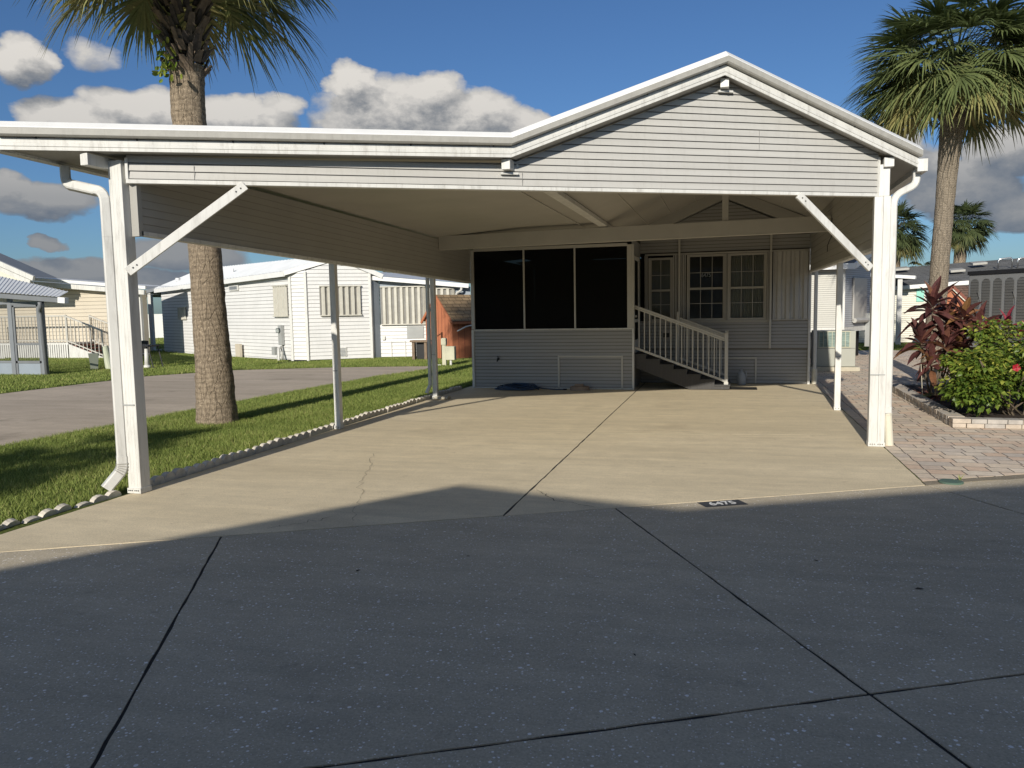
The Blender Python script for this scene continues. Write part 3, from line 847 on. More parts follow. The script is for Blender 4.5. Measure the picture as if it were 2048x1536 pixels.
# cross beam in front of the house and its king post
b = MB(); b.obox((-5.02, 13.40, 2.685), (6.585, .0, .055), (0, .14, 0), (0, 0, .245)); b.build("cross_beam", M['beam'], cp, bevel=.005)
b = MB(); b.box((-.095, 13.43, 2.97), (.005, 13.52, 3.835)); b.build("king_post", M['beam'], cp, bevel=.004)

# posts
def post(x, y, w, d, h, screws=0, split=None):
    p = MB()
    if split:
        p.box((x, y, 0.012), (x + split, y + d, h)); p.box((x + split + .005, y - .006, 0.012), (x + w, y + d, h))
        p.box((x + .01, y + .01, 0.012), (x + w - .01, y + d - .01, h))
    else: p.box((x, y, 0.012), (x + w, y + d, h))
    o = p.build("post", M['white'], cp, bevel=.005)
    ba = MB(); ba.box((x - .005, y - .012, 0.001), (x + w + .005, y + d + .005, .05)); bo = ba.build("post_base", M['white'], o, bevel=.003)
    if screws:
        for k in range(screws):
            u = x + w * (k + .8 + (.6 if k >= screws / 2 else 0)) / (screws + 1.4); screw((u, y - .012, .028), (0, -1, 0), .0065, bo)
    rb = MB()                                                       # extruded ribs down the face
    for k in range(1, 4):
        u = x + w * k / 4
        rb.box((u - .003, y - .0014 - (.006 if split and u > x + split else 0), .06), (u + .002, y + .001, h))
    rb.build("rib", M['white'], o)
    kn = MB(); kn.box((x + .004, y - .009, .80), (x + w - .012, y + .002, .812)); kn.build("seam_band", M['utilg'], o)
    return o
post(-5.225, 5.80, .135, .125, 2.95, 6)
post(-5.20, 9.64, .085, .085, 2.26, 2)
post(-5.17, 13.29, .085, .085, 2.20, 2)
pr = post(1.535, 9.40, .165, .11, 2.75, 6, .085)
b = MB(); b.box((1.575, 9.41, 2.752), (1.685, 9.50, 3.09)); b.build("post_head", M['white'], pr, bevel=.004)
post(1.565, 12.55, .085, .085, 2.245, 2)
b = MB(); b.box((-5.12, 13.22, .002), (-4.86, 13.40, .045)); b.build("footing_block", M['conc_pad'], cp, bevel=.008)

def brace(p, q):
    p, q = Vector(p), Vector(q); d = (q - p).normalized()
    b = MB(); b.bar(p, q, .035, .082, (0, 0, 1)); o = b.build("knee_brace", M['white'], cp, bevel=.004)
    for c in (p + d * .06, p + d * .10, q - d * .05, q - d * .10):
        screw(c + Vector((FN.x, FN.y, 0)) * .018, (FN.x, FN.y, 0), .008, o)
brace((-5.10 + FN.x * .03, 5.83 + FN.y * .03, 1.985), (-4.20 + FN.x * .03, 6.31 + FN.y * .03, 2.75))
brace((1.49 + FN.x * .03, 9.38 + FN.y * .03, 1.975), (.70 + FN.x * .03, 8.96 + FN.y * .03, 2.75))

# downspouts with rounded rectangular section
def smooth_path(pts, r=.09, k=5):
    out = [Vector(pts[0])]
    for a, b, c in zip(pts, pts[1:], pts[2:]):
        a, b, c = Vector(a), Vector(b), Vector(c); d0 = (a - b); d1 = (c - b); q = min(r, d0.length * .45, d1.length * .45)
        p0 = b + d0.normalized() * q; p1 = b + d1.normalized() * q
        out += [p0.lerp(b, t).lerp(b.lerp(p1, t), t) for t in [i / k for i in range(k + 1)]]
    out.append(Vector(pts[-1])); return out
def rr(w, h, c=.012):
    return [(-w/2 + c, -h/2), (w/2 - c, -h/2), (w/2, -h/2 + c), (w/2, h/2 - c), (w/2 - c, h/2), (-w/2 + c, h/2), (-w/2, h/2 - c), (-w/2, -h/2 + c)]
d = MB(); d.sweep(smooth_path([(-5.74, 5.86, 2.945), (-5.74, 5.86, 2.79), (-5.275, 5.80, 2.68), (-5.275, 5.80, .30), (-5.275, 5.80, .22), (-5.36, 5.68, .06)]), rr(.085, .10), up=(0.7, -.7, 0))
ds = d.build("downspout", M['white'], cp)
pe = smooth_path([(-5.275, 5.80, .34), (-5.275, 5.80, .22), (-5.36, 5.68, .06)], .10, 9)
e_ = MB(); e_.sweep([pe[0]] + pe[1:-1:2] + [pe[-1]], rr(.092, .112), up=(.7, -.7, 0)); el_o = e_.build("elbow", M['white'], ds)
for k in range(1, len(pe) - 1, 2):
    e_ = MB(); dd_ = (pe[k + 1] - pe[k]).normalized(); e_.sweep([pe[k] - dd_ * .004, pe[k] + dd_ * .004], rr(.101, .121), up=(.7, -.7, 0)); e_.build("crimp", M['pan'], el_o)
b = MB(); b.sweep([(-5.275, 5.80, 2.30), (-5.275, 5.80, 2.295)], rr(.084, .106), up=(.7, -.7, 0)); b.build("strap", M['white'], ds)
d = MB(); d.sweep(smooth_path([(1.98, 9.60, 3.03), (1.98, 9.60, 2.88), (1.745, 9.53, 2.76), (1.745, 9.53, .36)], .10), rr(.075, .085), up=(0, -1, 0))
ds = d.build("downspout", M['white'], cp)
b = MB(); b.sweep([(1.735, 9.525, .44), (1.735, 9.525, .37)], rr(.10, .10), up=(0, -1, 0)); b.build("strap", M['white'], ds)
b = MB(); b.tube([(1.745, 9.53, .36), (1.748, 9.53, .345)], .052, 14); b.tube([(1.748, 9.53, .345), (1.775, 9.54, -.005)], [.046, .047], 14); b.build("drain_pipe", M['pvc'], ds, smooth=False)
d = MB(); d.sweep([(-5.235, 13.35, 2.45), (-5.235, 13.35, .25), (-5.29, 13.30, .10)], rr(.055, .07), up=(.7, -.7, 0)); d.build("downspout", M['white'], cp)
# rusty hook chain hanging on the inner right panel
h_ = MB(); pz = [(1.555, 13.2 + .02 * math.sin(k), 2.92 - .035 * k) for k in range(9)]; pz += [(1.555, 13.5, 2.60), (1.552, 13.7, 2.53), (1.555, 13.72, 2.44)]; h_.tube(pz, .006, 5)
tag(h_.build("hook_chain", M['black'], org=(1.555, 13.2, 2.6)), "thin dark chain hanging on the inner right siding panel", "chain")

# ------------------------------------------------------------------ the home behind it
hs = thing("park_home", "grey sided park home with black screened porch and gridded windows under the carport", "house", (-1.7, 18.5, 0))
SY = 15.24
def box_part(name, a, b, m, parent, bevel=0):
    q = MB(); q.box(a, b); return q.build(name, m, parent, bevel=bevel)
# body volumes kept behind the visible faces
w = MB(); w.box((-4.99, SY + .02, 0), (-1.79, 20.6, 1.17)); w.build("porch_base", M['siding_house'], hs)
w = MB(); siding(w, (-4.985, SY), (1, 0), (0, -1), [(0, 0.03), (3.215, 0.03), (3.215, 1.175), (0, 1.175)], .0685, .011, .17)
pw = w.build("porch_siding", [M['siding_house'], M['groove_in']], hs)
t = MB()
t.box((-5.035, SY - .03, 0.001), (-4.985, SY + .06, 1.19)); t.box((-1.772, SY - .03, 0.001), (-1.735, SY + .06, 1.19)); t.box((-4.985, SY - .024, 1.175), (-1.772, SY + .05, 1.20)); t.box((-4.985, SY - .02, .001), (-1.772, SY + .02, .028))
t.build("corner_trim", M['white'], hs, bevel=.003)
fr_ = MB()
for x0, x1 in ((-5.035, -4.965), (-3.935, -3.905), (-2.905, -2.875), (-1.865, -1.735)): fr_.box((x0, SY - .015, 1.2), (x1, SY + .045, 2.80))
fr_.box((-4.965, SY - .012, 2.77), (-1.865, SY + .045, 2.83)); fr_.box((-1.80, SY - .022, 1.2), (-1.775, SY - .012, 2.8))
fr_.build("screen_frame", M['rail'], hs, bevel=.003)
for x0, x1 in ((-4.965, -3.935), (-3.905, -2.905), (-2.875, -1.865)):
    q = MB(); q.face([(x0, SY + .02, 1.2), (x1, SY + .02, 1.2), (x1, SY + .02, 2.78), (x0, SY + .02, 2.78)]); q.build("screen_panel", M['screen'], hs)
# dim porch room behind the screens
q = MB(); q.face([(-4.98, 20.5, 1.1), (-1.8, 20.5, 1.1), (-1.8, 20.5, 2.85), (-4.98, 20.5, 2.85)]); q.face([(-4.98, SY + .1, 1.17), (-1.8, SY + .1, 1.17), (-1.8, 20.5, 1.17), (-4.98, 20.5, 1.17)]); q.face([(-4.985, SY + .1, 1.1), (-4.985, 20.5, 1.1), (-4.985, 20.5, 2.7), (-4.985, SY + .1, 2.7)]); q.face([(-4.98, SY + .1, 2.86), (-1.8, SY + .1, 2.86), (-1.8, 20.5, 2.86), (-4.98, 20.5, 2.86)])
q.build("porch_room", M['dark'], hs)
# hatch in the knee wall
hc = MB()
for x in (-3.245, -1.985): hc.box((x, SY - .032, .012), (x + .035, SY - .01, .665))
hc.box((-3.21, SY - .032, .63), (-1.985, SY - .01, .665)); hc.build("hatch_frame", M['rail'], hs, bevel=.003)
fa = MB(); fa.tube([(-4.478, SY - .01, .60), (-4.478, SY - .07, .60), (-4.478, SY - .10, .555)], .012, 8); fa.tube([(-4.478, SY - .05, .60), (-4.478, SY - .05, .655)], .006, 6); fa.tube([(-4.478, SY - .05, .655), (-4.478, SY - .05, .662)], .03, 10); fa.tube([(-4.478, SY - .006, .60), (-4.478, SY - .016, .60)], .028, 10)
fa.build("faucet", M['black'], hs)
# porch side with the entry door, facing right
dw = MB(); dw.box((-1.785, SY + .06, 0.0), (-1.76, 16.62, .42)); dw.box((-1.785, SY + .06, .56), (-1.76, 15.36, 2.9)); dw.box((-1.785, 16.3, .56), (-1.76, 16.62, 2.9)); dw.box((-1.785, 15.36, 2.62), (-1.76, 16.3, 2.9)); dw.build("porch_side", M['siding_house'], hs)
dr_ = MB()
for a, b in (((-1.775, 15.38, .70), (-1.745, 15.46, 2.60)), ((-1.775, 16.20, .70), (-1.745, 16.28, 2.60)), ((-1.775, 15.46, 2.52), (-1.745, 16.20, 2.60)), ((-1.775, 15.46, 1.30), (-1.745, 16.20, 1.36)), ((-1.775, 15.46, .70), (-1.745, 16.20, .95))): dr_.box(a, b)
do = dr_.build("screen_door", M['white'], hs, bevel=.003)
q = MB(); q.face([(-1.765, 15.46, .95), (-1.765, 16.2, .95), (-1.765, 16.2, 2.52), (-1.765, 15.46, 2.52)]); q.build("door_screen", M['screen'], do)
q = MB(); q.tube([(-1.745, 15.52, 1.42), (-1.71, 15.52, 1.42)], .022, 10); q.build("handle", M['white'], do)

# main front wall
RY = 16.62
w = MB()
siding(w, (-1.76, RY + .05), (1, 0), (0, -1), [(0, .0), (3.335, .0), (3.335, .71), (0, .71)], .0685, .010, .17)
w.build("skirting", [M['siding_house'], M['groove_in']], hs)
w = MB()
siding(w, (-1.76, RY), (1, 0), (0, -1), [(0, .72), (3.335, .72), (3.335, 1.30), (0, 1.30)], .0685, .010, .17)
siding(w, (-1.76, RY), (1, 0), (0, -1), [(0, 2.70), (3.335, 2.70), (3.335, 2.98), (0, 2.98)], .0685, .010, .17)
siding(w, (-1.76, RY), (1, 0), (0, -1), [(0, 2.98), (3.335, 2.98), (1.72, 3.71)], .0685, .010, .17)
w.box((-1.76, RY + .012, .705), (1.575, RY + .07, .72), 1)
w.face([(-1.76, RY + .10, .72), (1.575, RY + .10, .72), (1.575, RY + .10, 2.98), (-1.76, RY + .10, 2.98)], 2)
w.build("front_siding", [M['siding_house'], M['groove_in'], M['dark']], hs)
# rest of the body
q = MB(); q.box((1.50, RY + .11, 0), (1.57, 26, 2.98)); q.box((-1.78, 20.6, 0), (-1.70, 26, 2.98)); q.box((-1.78, 26, 0), (1.57, 26.1, 3.0)); q.build("side_wall", M['siding_house'], hs)
rfh = MB()
for x0, x1, z0, z1 in ((-1.95, PEAK, 3.03, 3.87), (PEAK, 1.9, 3.87, 3.03)):
    rfh.face([(x0, YB + .002, z0), (x1, YB + .002, z1), (x1, 26.4, z1), (x0, 26.4, z0)])
rfh.face([(-5.1, YB + .002, 2.75), (-1.95, YB + .002, 3.03), (-1.95, 20.8, 3.03), (-5.1, 20.8, 2.70)]); rfh.build("roof", M['cap'], hs)
# raked soffit of the house gable, with vent holes along the lower edge
sf = MB()
for sgn in (-1, 1):
    xe = PEAK + sgn * 1.62
    for k, (o0, o1, dz) in enumerate(((0, .16, .0), (.17, .33, .004), (.34, .50, .0))):
        sf.add([(PEAK, RY - o0, 3.735 - dz), (xe, RY - o0, 3.02 - dz), (xe, RY - o1, 3.02 - dz), (PEAK, RY - o1, 3.735 - dz)], [(0, 1, 2, 3)])
    sf.bar((PEAK, RY - .51, 3.80), (xe, RY - .51, 3.085), .02, .20)
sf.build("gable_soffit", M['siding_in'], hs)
vh = MB()
for sgn in (-1, 1):
    for k in range(22):
        t_ = .04 + k * .043; vh.disc((PEAK + sgn * 1.62 * t_, RY - .03, 3.735 - .715 * t_ - .002), (0, -.2, -1), .008, 5)
vh.build("soffit_vent", M['screw'], hs)
# right corner trim, corner post
q = MB(); q.box((1.555, RY - .03, 0), (1.60, RY + .06, 2.26)); q.build("corner_trim", M['white'], hs, bevel=.003)
q = MB(); q.sweep([(1.70, RY + .12, 2.4), (1.70, RY + .12, .30)], rr(.065, .08), up=(0, -1, 0)); dsr = q.build("downspout", M['white'], hs)
q = MB(); q.tube([(1.70, RY + .12, .30), (1.70, RY + .12, .0)], .055, 12); q.build("drain_pipe", M['pvc'], dsr)

def window(x0, x1, z0, z1, blinds=True, digits=False, cols=3):
    y = RY
    f = MB(); fw = .045
    for a, b in (((x0 - fw, y - .035, z0 - fw), (x0, y + .02, z1 + fw)), ((x1, y - .035, z0 - fw), (x1 + fw, y + .02, z1 + fw)), ((x0, y - .035, z1), (x1, y + .02, z1 + fw)), ((x0, y - .035, z0 - fw), (x1, y + .02, z0))): f.box(a, b)
    win = f.build("window", M['winframe'], hs, bevel=.003)
    zm = (z0 + z1) / 2 - .02
    s_ = MB(); s_.box((x0, y - .02, zm - .022), (x1, y + .01, zm + .022))
    for a, b in ((x0, x0 + .018), (x1 - .018, x1)): s_.box((a, y - .012, z0), (b, y + .012, z1))
    s_.build("sash", M['winframe'], win)
    mu = MB()
    for k in range(1, cols):
        u = x0 + (x1 - x0) * k / cols; mu.box((u - .006, y + .004, z0), (u + .006, y + .010, zm - .022)); mu.box((u - .006, y - .008, zm + .022), (u + .006, y - .002, z1))
    mu.box((x0, y + .0045, (z0 + zm) / 2 - .006), (x1, y + .0095, (z0 + zm) / 2 + .006)); mu.box((x0, y - .0075, (z1 + zm) / 2 - .006), (x1, y - .0025, (z1 + zm) / 2 + .006))
    mu.build("muntin", M['winframe'], win)
    q = MB(); q.face([(x0, y + .014, z0), (x1, y + .014, z0), (x1, y + .014, zm), (x0, y + .014, zm)]); q.face([(x0, y + .0, zm), (x1, y + .0, zm), (x1, y + .0, z1), (x0, y + .0, z1)]); q.build("pane", M['glass'], win)
    q = MB()
    if blinds:
        n = int((z1 - z0) / .022)
        for k in range(n):
            z = z0 + .01 + k * .022
            q.add([(x0, y + .03, z), (x1, y + .03, z), (x1, y + .048, z + .012), (x0, y + .048, z + .012)], [(0, 1, 2, 3)])
        q.build("blind", M['blind'], win)
    else:
        n = 40
        for k in range(n):
            u0 = x0 + (x1 - x0) * k / n; u1 = x0 + (x1 - x0) * (k + 1) / n
            q.face([(u0, y + .035 + .012 * (k % 2), z0), (u1, y + .035 + .012 * ((k + 1) % 2), z0), (u1, y + .035 + .012 * ((k + 1) % 2), z1), (u0, y + .035 + .012 * (k % 2), z1)])
        q.build("curtain", M['blind_lt'], win)
    return win
WZ0, WZ1 = 1.345, 2.60
window(-1.545, -1.13, WZ0, WZ1 - .04, False, cols=2)
w2 = window(-.765, -.075, WZ0, WZ1)
window(.045, .715, WZ0, WZ1, False)
st_ = MB(); st_.box((-1.66, RY - .05, WZ0 - .085), (.86, RY + .01, WZ0 - .046)); st_.box((-1.66, RY - .055, WZ1 + .05), (1.56, RY + .01, WZ1 + .085)); st_.box((.87, RY - .05, WZ0 - .06), (1.56, RY + .01, WZ0 - .028)); st_.build("shutter_track", M['winframe'], hs, bevel=.003)
def folded(x0, x1, n):
    q = MB()
    for k in range(n):
        u = x0 + (x1 - x0) * k / n; wv = (x1 - x0) / n
        q.box((u, RY - .085 + .018 * (k % 2), WZ0 - .045), (u + wv * .62, RY - .005, WZ1 + .05))
    return q.build("folded_shutter", M['shutter_cl'], hs)
folded(-1.66, -1.595, 3); folded(-1.08, -.82, 8); folded(-.028, .0, 2); folded(.765, .865, 4)
q = MB(); corrug(q, (0, RY - .02), (1, 0), (0, -1), .89, 1.545, WZ0 - .028, WZ1 + .05, .165, .035); q.box((.875, RY - .06, WZ0 - .03), (.892, RY, WZ1 + .05)); q.box((1.54, RY - .06, WZ0 - .03), (1.556, RY, WZ1 + .05)); acs = q.build("accordion_shutter", M['shutter_cl'], hs)
q = MB(); q.box((1.195, RY - .075, 1.45), (1.207, RY - .055, 2.15)); q.box((1.19, RY - .085, 1.98), (1.212, RY - .055, 2.02)); q.build("shutter_lock", M['utilg'], acs)
for x, z0, z1 in ((-.955, 1.0, 2.98), (.83, .73, 2.98)):
    q = MB(); q.box((x - .02, RY - .125, z0), (x + .02, RY - .09, z1)); q.build("wall_upright", M['beam'], hs, bevel=.003)
# skirting hatch, outlet box
hc = MB()
for a, b in (((-.75, RY + .02, .51), (.555, RY + .038, .54)), ((.555, RY + .02, .01), (.585, RY + .038, .54))): hc.box(a, b)
hc.build("hatch_frame", M['rail'], hs)
q = MB(); q.box((-1.30, RY - .02, .93), (-1.10, RY - .002, 1.10)); ob = q.build("outlet_plate", M['winframe'], hs, bevel=.003)
q = MB(); q.box((-1.285, RY - .05, .96), (-1.16, RY - .021, 1.05)); q.build("outlet_cover", M['black'], ob)

def text_mesh(txt, size, m, parent, loc, rot, ext=.002, name="number", align='CENTER', xscale=1.0):
    cu = bpy.data.curves.new("txt", 'FONT'); cu.body = txt; cu.size = size; cu.extrude = ext; cu.align_x = align; cu.align_y = 'CENTER'; cu.offset = size * .018
    tmp = bpy.data.objects.new("txt", cu); COL.objects.link(tmp); bpy.context.view_layer.update()
    me = bpy.data.meshes.new_from_object(tmp.evaluated_get(bpy.context.evaluated_depsgraph_get())); me.name = name
    bpy.data.objects.remove(tmp); bpy.data.curves.remove(cu)
    me.transform(Matrix.Diagonal((xscale, 1, 1, 1))); me.materials.clear(); me.materials.append(m)
    o = bpy.data.objects.new(name, me); COL.objects.link(o); o.parent = parent
    O = Vector(ORG[parent.name]); o.location = Vector(loc) - O; o.rotation_euler = rot
    ORG[o.name] = tuple(loc)
    return o
q = MB(); q.box((-.545, RY + .018, 2.17), (-.305, RY + .024, 2.29)); ns = q.build("number_sign", M['black'], w2)
text_mesh("6475", .125, M['digit_dim'], w2, (-.425, RY + .016, 2.225), (math.radians(90), 0, 0), .001, "number", xscale=.78)

# number painted on the road edge
sg = MB(); c = [(-.225, 6.445), (.10, 6.61), (.175, 6.47), (-.15, 6.31)]
sg.prism(c, (0, 0, -.0025), (1, 0, 0), (0, 1, 0), (0, 0, .0035))
sgo = tag(sg.build("painted_number_panel", M['plaque'], org=(-.025, 6.46, 0)), "dark rectangle painted on the road edge with white house number 6475", "road marking")
text_mesh("6475", .135, M['digit'], sgo, (-.025, 6.458, .0022), (0, 0, ROADANG), .0006, "number", xscale=.86)

# ------------------------------------------------------------------ stairs up to the porch door
stt = thing("entry_stairs", "dark grey stairs with white balustrade rising left to the porch door", "stairs", (-.85, 15.85, 0))
tops = [(.055, -.225, .10), (-.225, -.485, .205), (-.485, -.738, .30), (-.738, -.992, .395), (-.992, -1.25, .49), (-1.25, -1.52, .595), (-1.52, -1.755, .69)]
YF, YR_ = 15.34, 16.34
poly = [(.05, .012)]
for x1, x0, z in tops: poly += [(x1, z - .03), (x0, z - .03)]
poly += [(-1.755, .43), (-.68, .003)]
for y in (YF, YR_ - .03):
    q = MB(); q.prism(poly, (0, y, 0), (1, 0, 0), (0, 0, 1), (0, .03, 0)); q.build("stringer", M['step'], stt)
for i, (x1, x0, z) in enumerate(tops):
    q = MB(); q.box((x0 - .0, YF - .015, z - .03), (x1 + .012, YR_ + .01, z)); q.build("tread", M['tread'], stt, bevel=.004)
    zp = tops[i - 1][2] if i else .01
    q = MB(); q.box((x1 - .018, YF + .03, zp + .001), (x1 - .003, YR_ - .03, z - .031)); q.build("riser", M['tread'], stt)
def rail(y, xa, za, xb, zb, drop, n, posts):
    q = MB(); q.bar((xa, y, za), (xb, y, zb), .042, .038); q.bar((xa, y, za - .04), (xb, y, zb - .04), .03, .03); q.build("top_rail", M['rail'], stt, bevel=.005)
    q = MB(); q.bar((xa, y, za - drop), (xb, y, zb - drop), .035, .045); q.build("bottom_rail", M['rail'], stt, bevel=.004)
    for k in range(1, n + 1):
        t_ = k / (n + 1); x = xa + (xb - xa) * t_; z = za + (zb - za) * t_
        b = MB(); b.box((x - .009, y - .009, z - drop + .01), (x + .009, y + .009, z - .03)); b.build("baluster", M['rail'], stt)
    for x, z0, z1 in posts:
        b = MB(); b.box((x - .03, y - .03, z0), (x + .03, y + .03, z1)); po = b.build("rail_post", M['rail'], stt, bevel=.005)
        b = MB(); b.box((x - .04, y - .04, z0), (x + .04, y + .04, z0 + .05)); b.build("post_foot", M['rail'], po, bevel=.004)
        b = MB(); b.box((x - .035, y - .035, z1), (x + .035, y + .035, z1 + .02)); b.build("post_cap", M['rail'], po, bevel=.006)
rail(YF + .045, -1.755, 1.625, -.03, .975, .81, 16, [(-.012, .10, 1.06)])
rail(YR_ - .06, -.93, 1.36, -.02, 1.015, .81, 9, [(-.965, .395, 1.47), (-.005, .10, 1.08)])

# ------------------------------------------------------------------ small things on the slab
q = MB(); q.box((.06, 15.42, .001), (.56, 15.80, .014)); tag(q.build("door_mat", M['rubber'], bevel=.004), "flat black rubber mat at the foot of the stairs", "mat")
random.seed(11)
hp = []
for k in range(150):
    t_ = k / 149; a = t_ * 2 * math.pi * 5.3
    R_ = .36 * (1 + .26 * math.sin(a * .37 + 1)) ; hp.append((-4.02 + R_ * math.cos(a) * (1 + .08 * math.sin(a * .21)), 14.95 + .20 * math.sin(a) * (1 + .15 * math.cos(a * .3)), .016 + .10 * t_ * abs(math.sin(a * .5 + .6)) ** .5))
hp += [(-3.5, 15.0, .03), (-3.35, 15.03, .016), (-3.22, 14.98, .014), (-3.1, 15.02, .014)]
q = MB(); q.tube(hp, .0125, 7); ho = tag(q.build("garden_hose", M['hose'], smooth=True), "blue garden hose coiled flat on the slab below the faucet", "hose")
q = MB(); q.tube([(-3.1, 15.02, .014), (-3.03, 15.04, .014)], .016, 8); q.build("hose_nozzle", M['black'], ho)
q = MB(); pr_ = [(-2.77 + .19 * math.cos(a) * (1 + .02 * math.sin(5 * a)), 15.02 + .15 * math.sin(a)) for a in [2 * math.pi * k / 22 for k in range(22)]]
q.prism(pr_, (0, 0, .001), (1, 0, 0), (0, 1, 0), (0, 0, .055)); q.prism([(x * .97 - .083, y * .97 + .45) for x, y in pr_], (0, 0, .056), (1, 0, 0), (0, 1, 0), (0, 0, .022))
tag(q.build("stepping_stone", M['paver_red'], bevel=.01), "round tan stepping stone lying by the knee wall hatch", "stone")
q = MB(); q.box((-2.86, 14.95, .080), (-2.70, 15.06, .125)); tag(q.build("paver_brick", M['paver_red'], bevel=.006), "small tan brick resting on the round stepping stone", "brick")
# grey jug by the skirting
jg = MB(); pz = [(0, .001), (.085, .002), (.088, .012), (.088, .15), (.078, .20), (.045, .255), (.024, .275), (.022, .31), (.0, .311)]
def lathe(mb, c, prof, n=16, sx=1.0, sy=1.0, mi=0):
    rings = [[(c[0] + r * math.cos(t_) * sx, c[1] + r * math.sin(t_) * sy, c[2] + z) for t_ in (2 * math.pi * k / n for k in range(n))] for r, z in prof]
    vs = [v for r in rings for v in r]
    mb.add(vs, [(i * n + k, i * n + (k + 1) % n, (i + 1) * n + (k + 1) % n, (i + 1) * n + k) for i in range(len(prof) - 1) for k in range(n)], mi); return mb
JX, JY = .285, 16.40
lathe(jg, (JX, JY, 0), pz, 16, 1, .8); jo = tag(jg.build("water_jug", M['jug'], smooth=True), "grey plastic jug standing against the grey skirting beside the stairs", "jug")
q = MB(); q.tube([(JX + .02, JY, .285), (JX + .09, JY - .01, .26), (JX + .10, JY - .01, .17), (JX + .082, JY - .005, .12)], .011, 6); q.build("handle", M['jug'], jo, smooth=True)

# ------------------------------------------------------------------ scalloped lawn edging, one piece after another
def edging_mesh(n=4, w=.15, chip=False):
    q = MB(); poly = [(0, -.02)]
    poly.append((0, .025))
    for k in range(n):
        for a in range(7):
            t_ = math.pi * (1 - a / 6); poly.append((k * w + w / 2 + w / 2 * .96 * math.cos(t_), .022 + .055 * math.sin(t_) * (0.55 if chip and k == 0 else 1)))
    poly.append((n * w, -.02)); L_ = n * w
    q.prism([(a - L_ / 2, b) for a, b in poly], (.03, 0, 0), (0, 1, 0), (0, 0, 1), (-.06, 0, 0)); return q
ep = edging_mesh().build("edging_block", M['conc_lt'], org=(0, 0, 0), bevel=.004)
tag(ep, "scalloped concrete edging piece between lawn and driveway slab", "edging", "scalloped lawn edging pieces")
y = 5.98; first = True
while y < 15.0:
    o = ep if first else copy_tree(ep); first = False
    o.location = (-5.255 + random.uniform(-.008, .008), y + .3, random.uniform(-.006, .004)); o.rotation_euler = (random.uniform(-.05, .05), random.uniform(-.08, .08), random.uniform(-.02, .02)); y += .607
labs = ["chipped scalloped edging piece at the very corner of the lawn by the road", "tilted scalloped edging piece second in from the road", "scalloped edging piece just in front of the left downspout outlet"]
cz = edging_mesh(3, .155, True).build("edging_block", M['conc_lt'], org=(0, 0, 0), bevel=.004)
for k, (x, yv, rz, ry) in enumerate(((-5.36, 4.55, .10, .35), (-5.34, 5.02, .03, .25), (-5.30, 5.52, -.06, .12))):
    o = cz if k == 0 else copy_tree(cz)
    tag(o, labs[k], "edging", "scalloped lawn edging pieces"); o.location = (x, yv, -.022); o.scale = (.8, 1, .85); o.rotation_euler = (.02 * k, ry, rz)

# a few dry leaves blown onto the road
lf = None
for k, (x, y_, a) in enumerate(((-1.62, 4.72, .3), (.55, 5.1, 2.6), (-2.2, 4.3, 1.2), (1.05, 4.7, .2), (-.4, 3.5, 2.0))):
    if lf is None:
        q = MB(); q.add([(-.028, 0, .004), (-.008, .010, .009), (.018, .008, .006), (.034, 0, .003), (.015, -.009, .007), (-.010, -.010, .005), (0, 0, .0025)], [(0, 6, 1), (1, 6, 2), (2, 6, 3), (3, 6, 4), (4, 6, 5), (5, 6, 0)])
        lf = q.build("fallen_leaf", M['crack'], org=(0, 0, 0)); o = lf
    else: o = copy_tree(lf)
    tag(o, "small dark dry leaf lying on the shaded road", "leaf", "dry leaves on the road"); o.location = (x, y_, -.002); o.rotation_euler = (0, 0, a); sc = .45 + .12 * (k % 4); o.scale = (sc, sc, sc)

# ------------------------------------------------------------------ palms
def strip(mb, pts, wid, side, tint, mi=0):
    """leaf strip along pts with half widths wid; side = per-strip sideways vector"""
    vs = []
    for p, w_ in zip(pts, wid): vs += [p - side * w_, p + side * w_]
    n = len(pts); fs = [(2 * i, 2 * i + 1, 2 * i + 3, 2 * i + 2) for i in range(n - 1)]
    mb.add(vs, fs, mi); mb.tint += [tint] * len(fs)

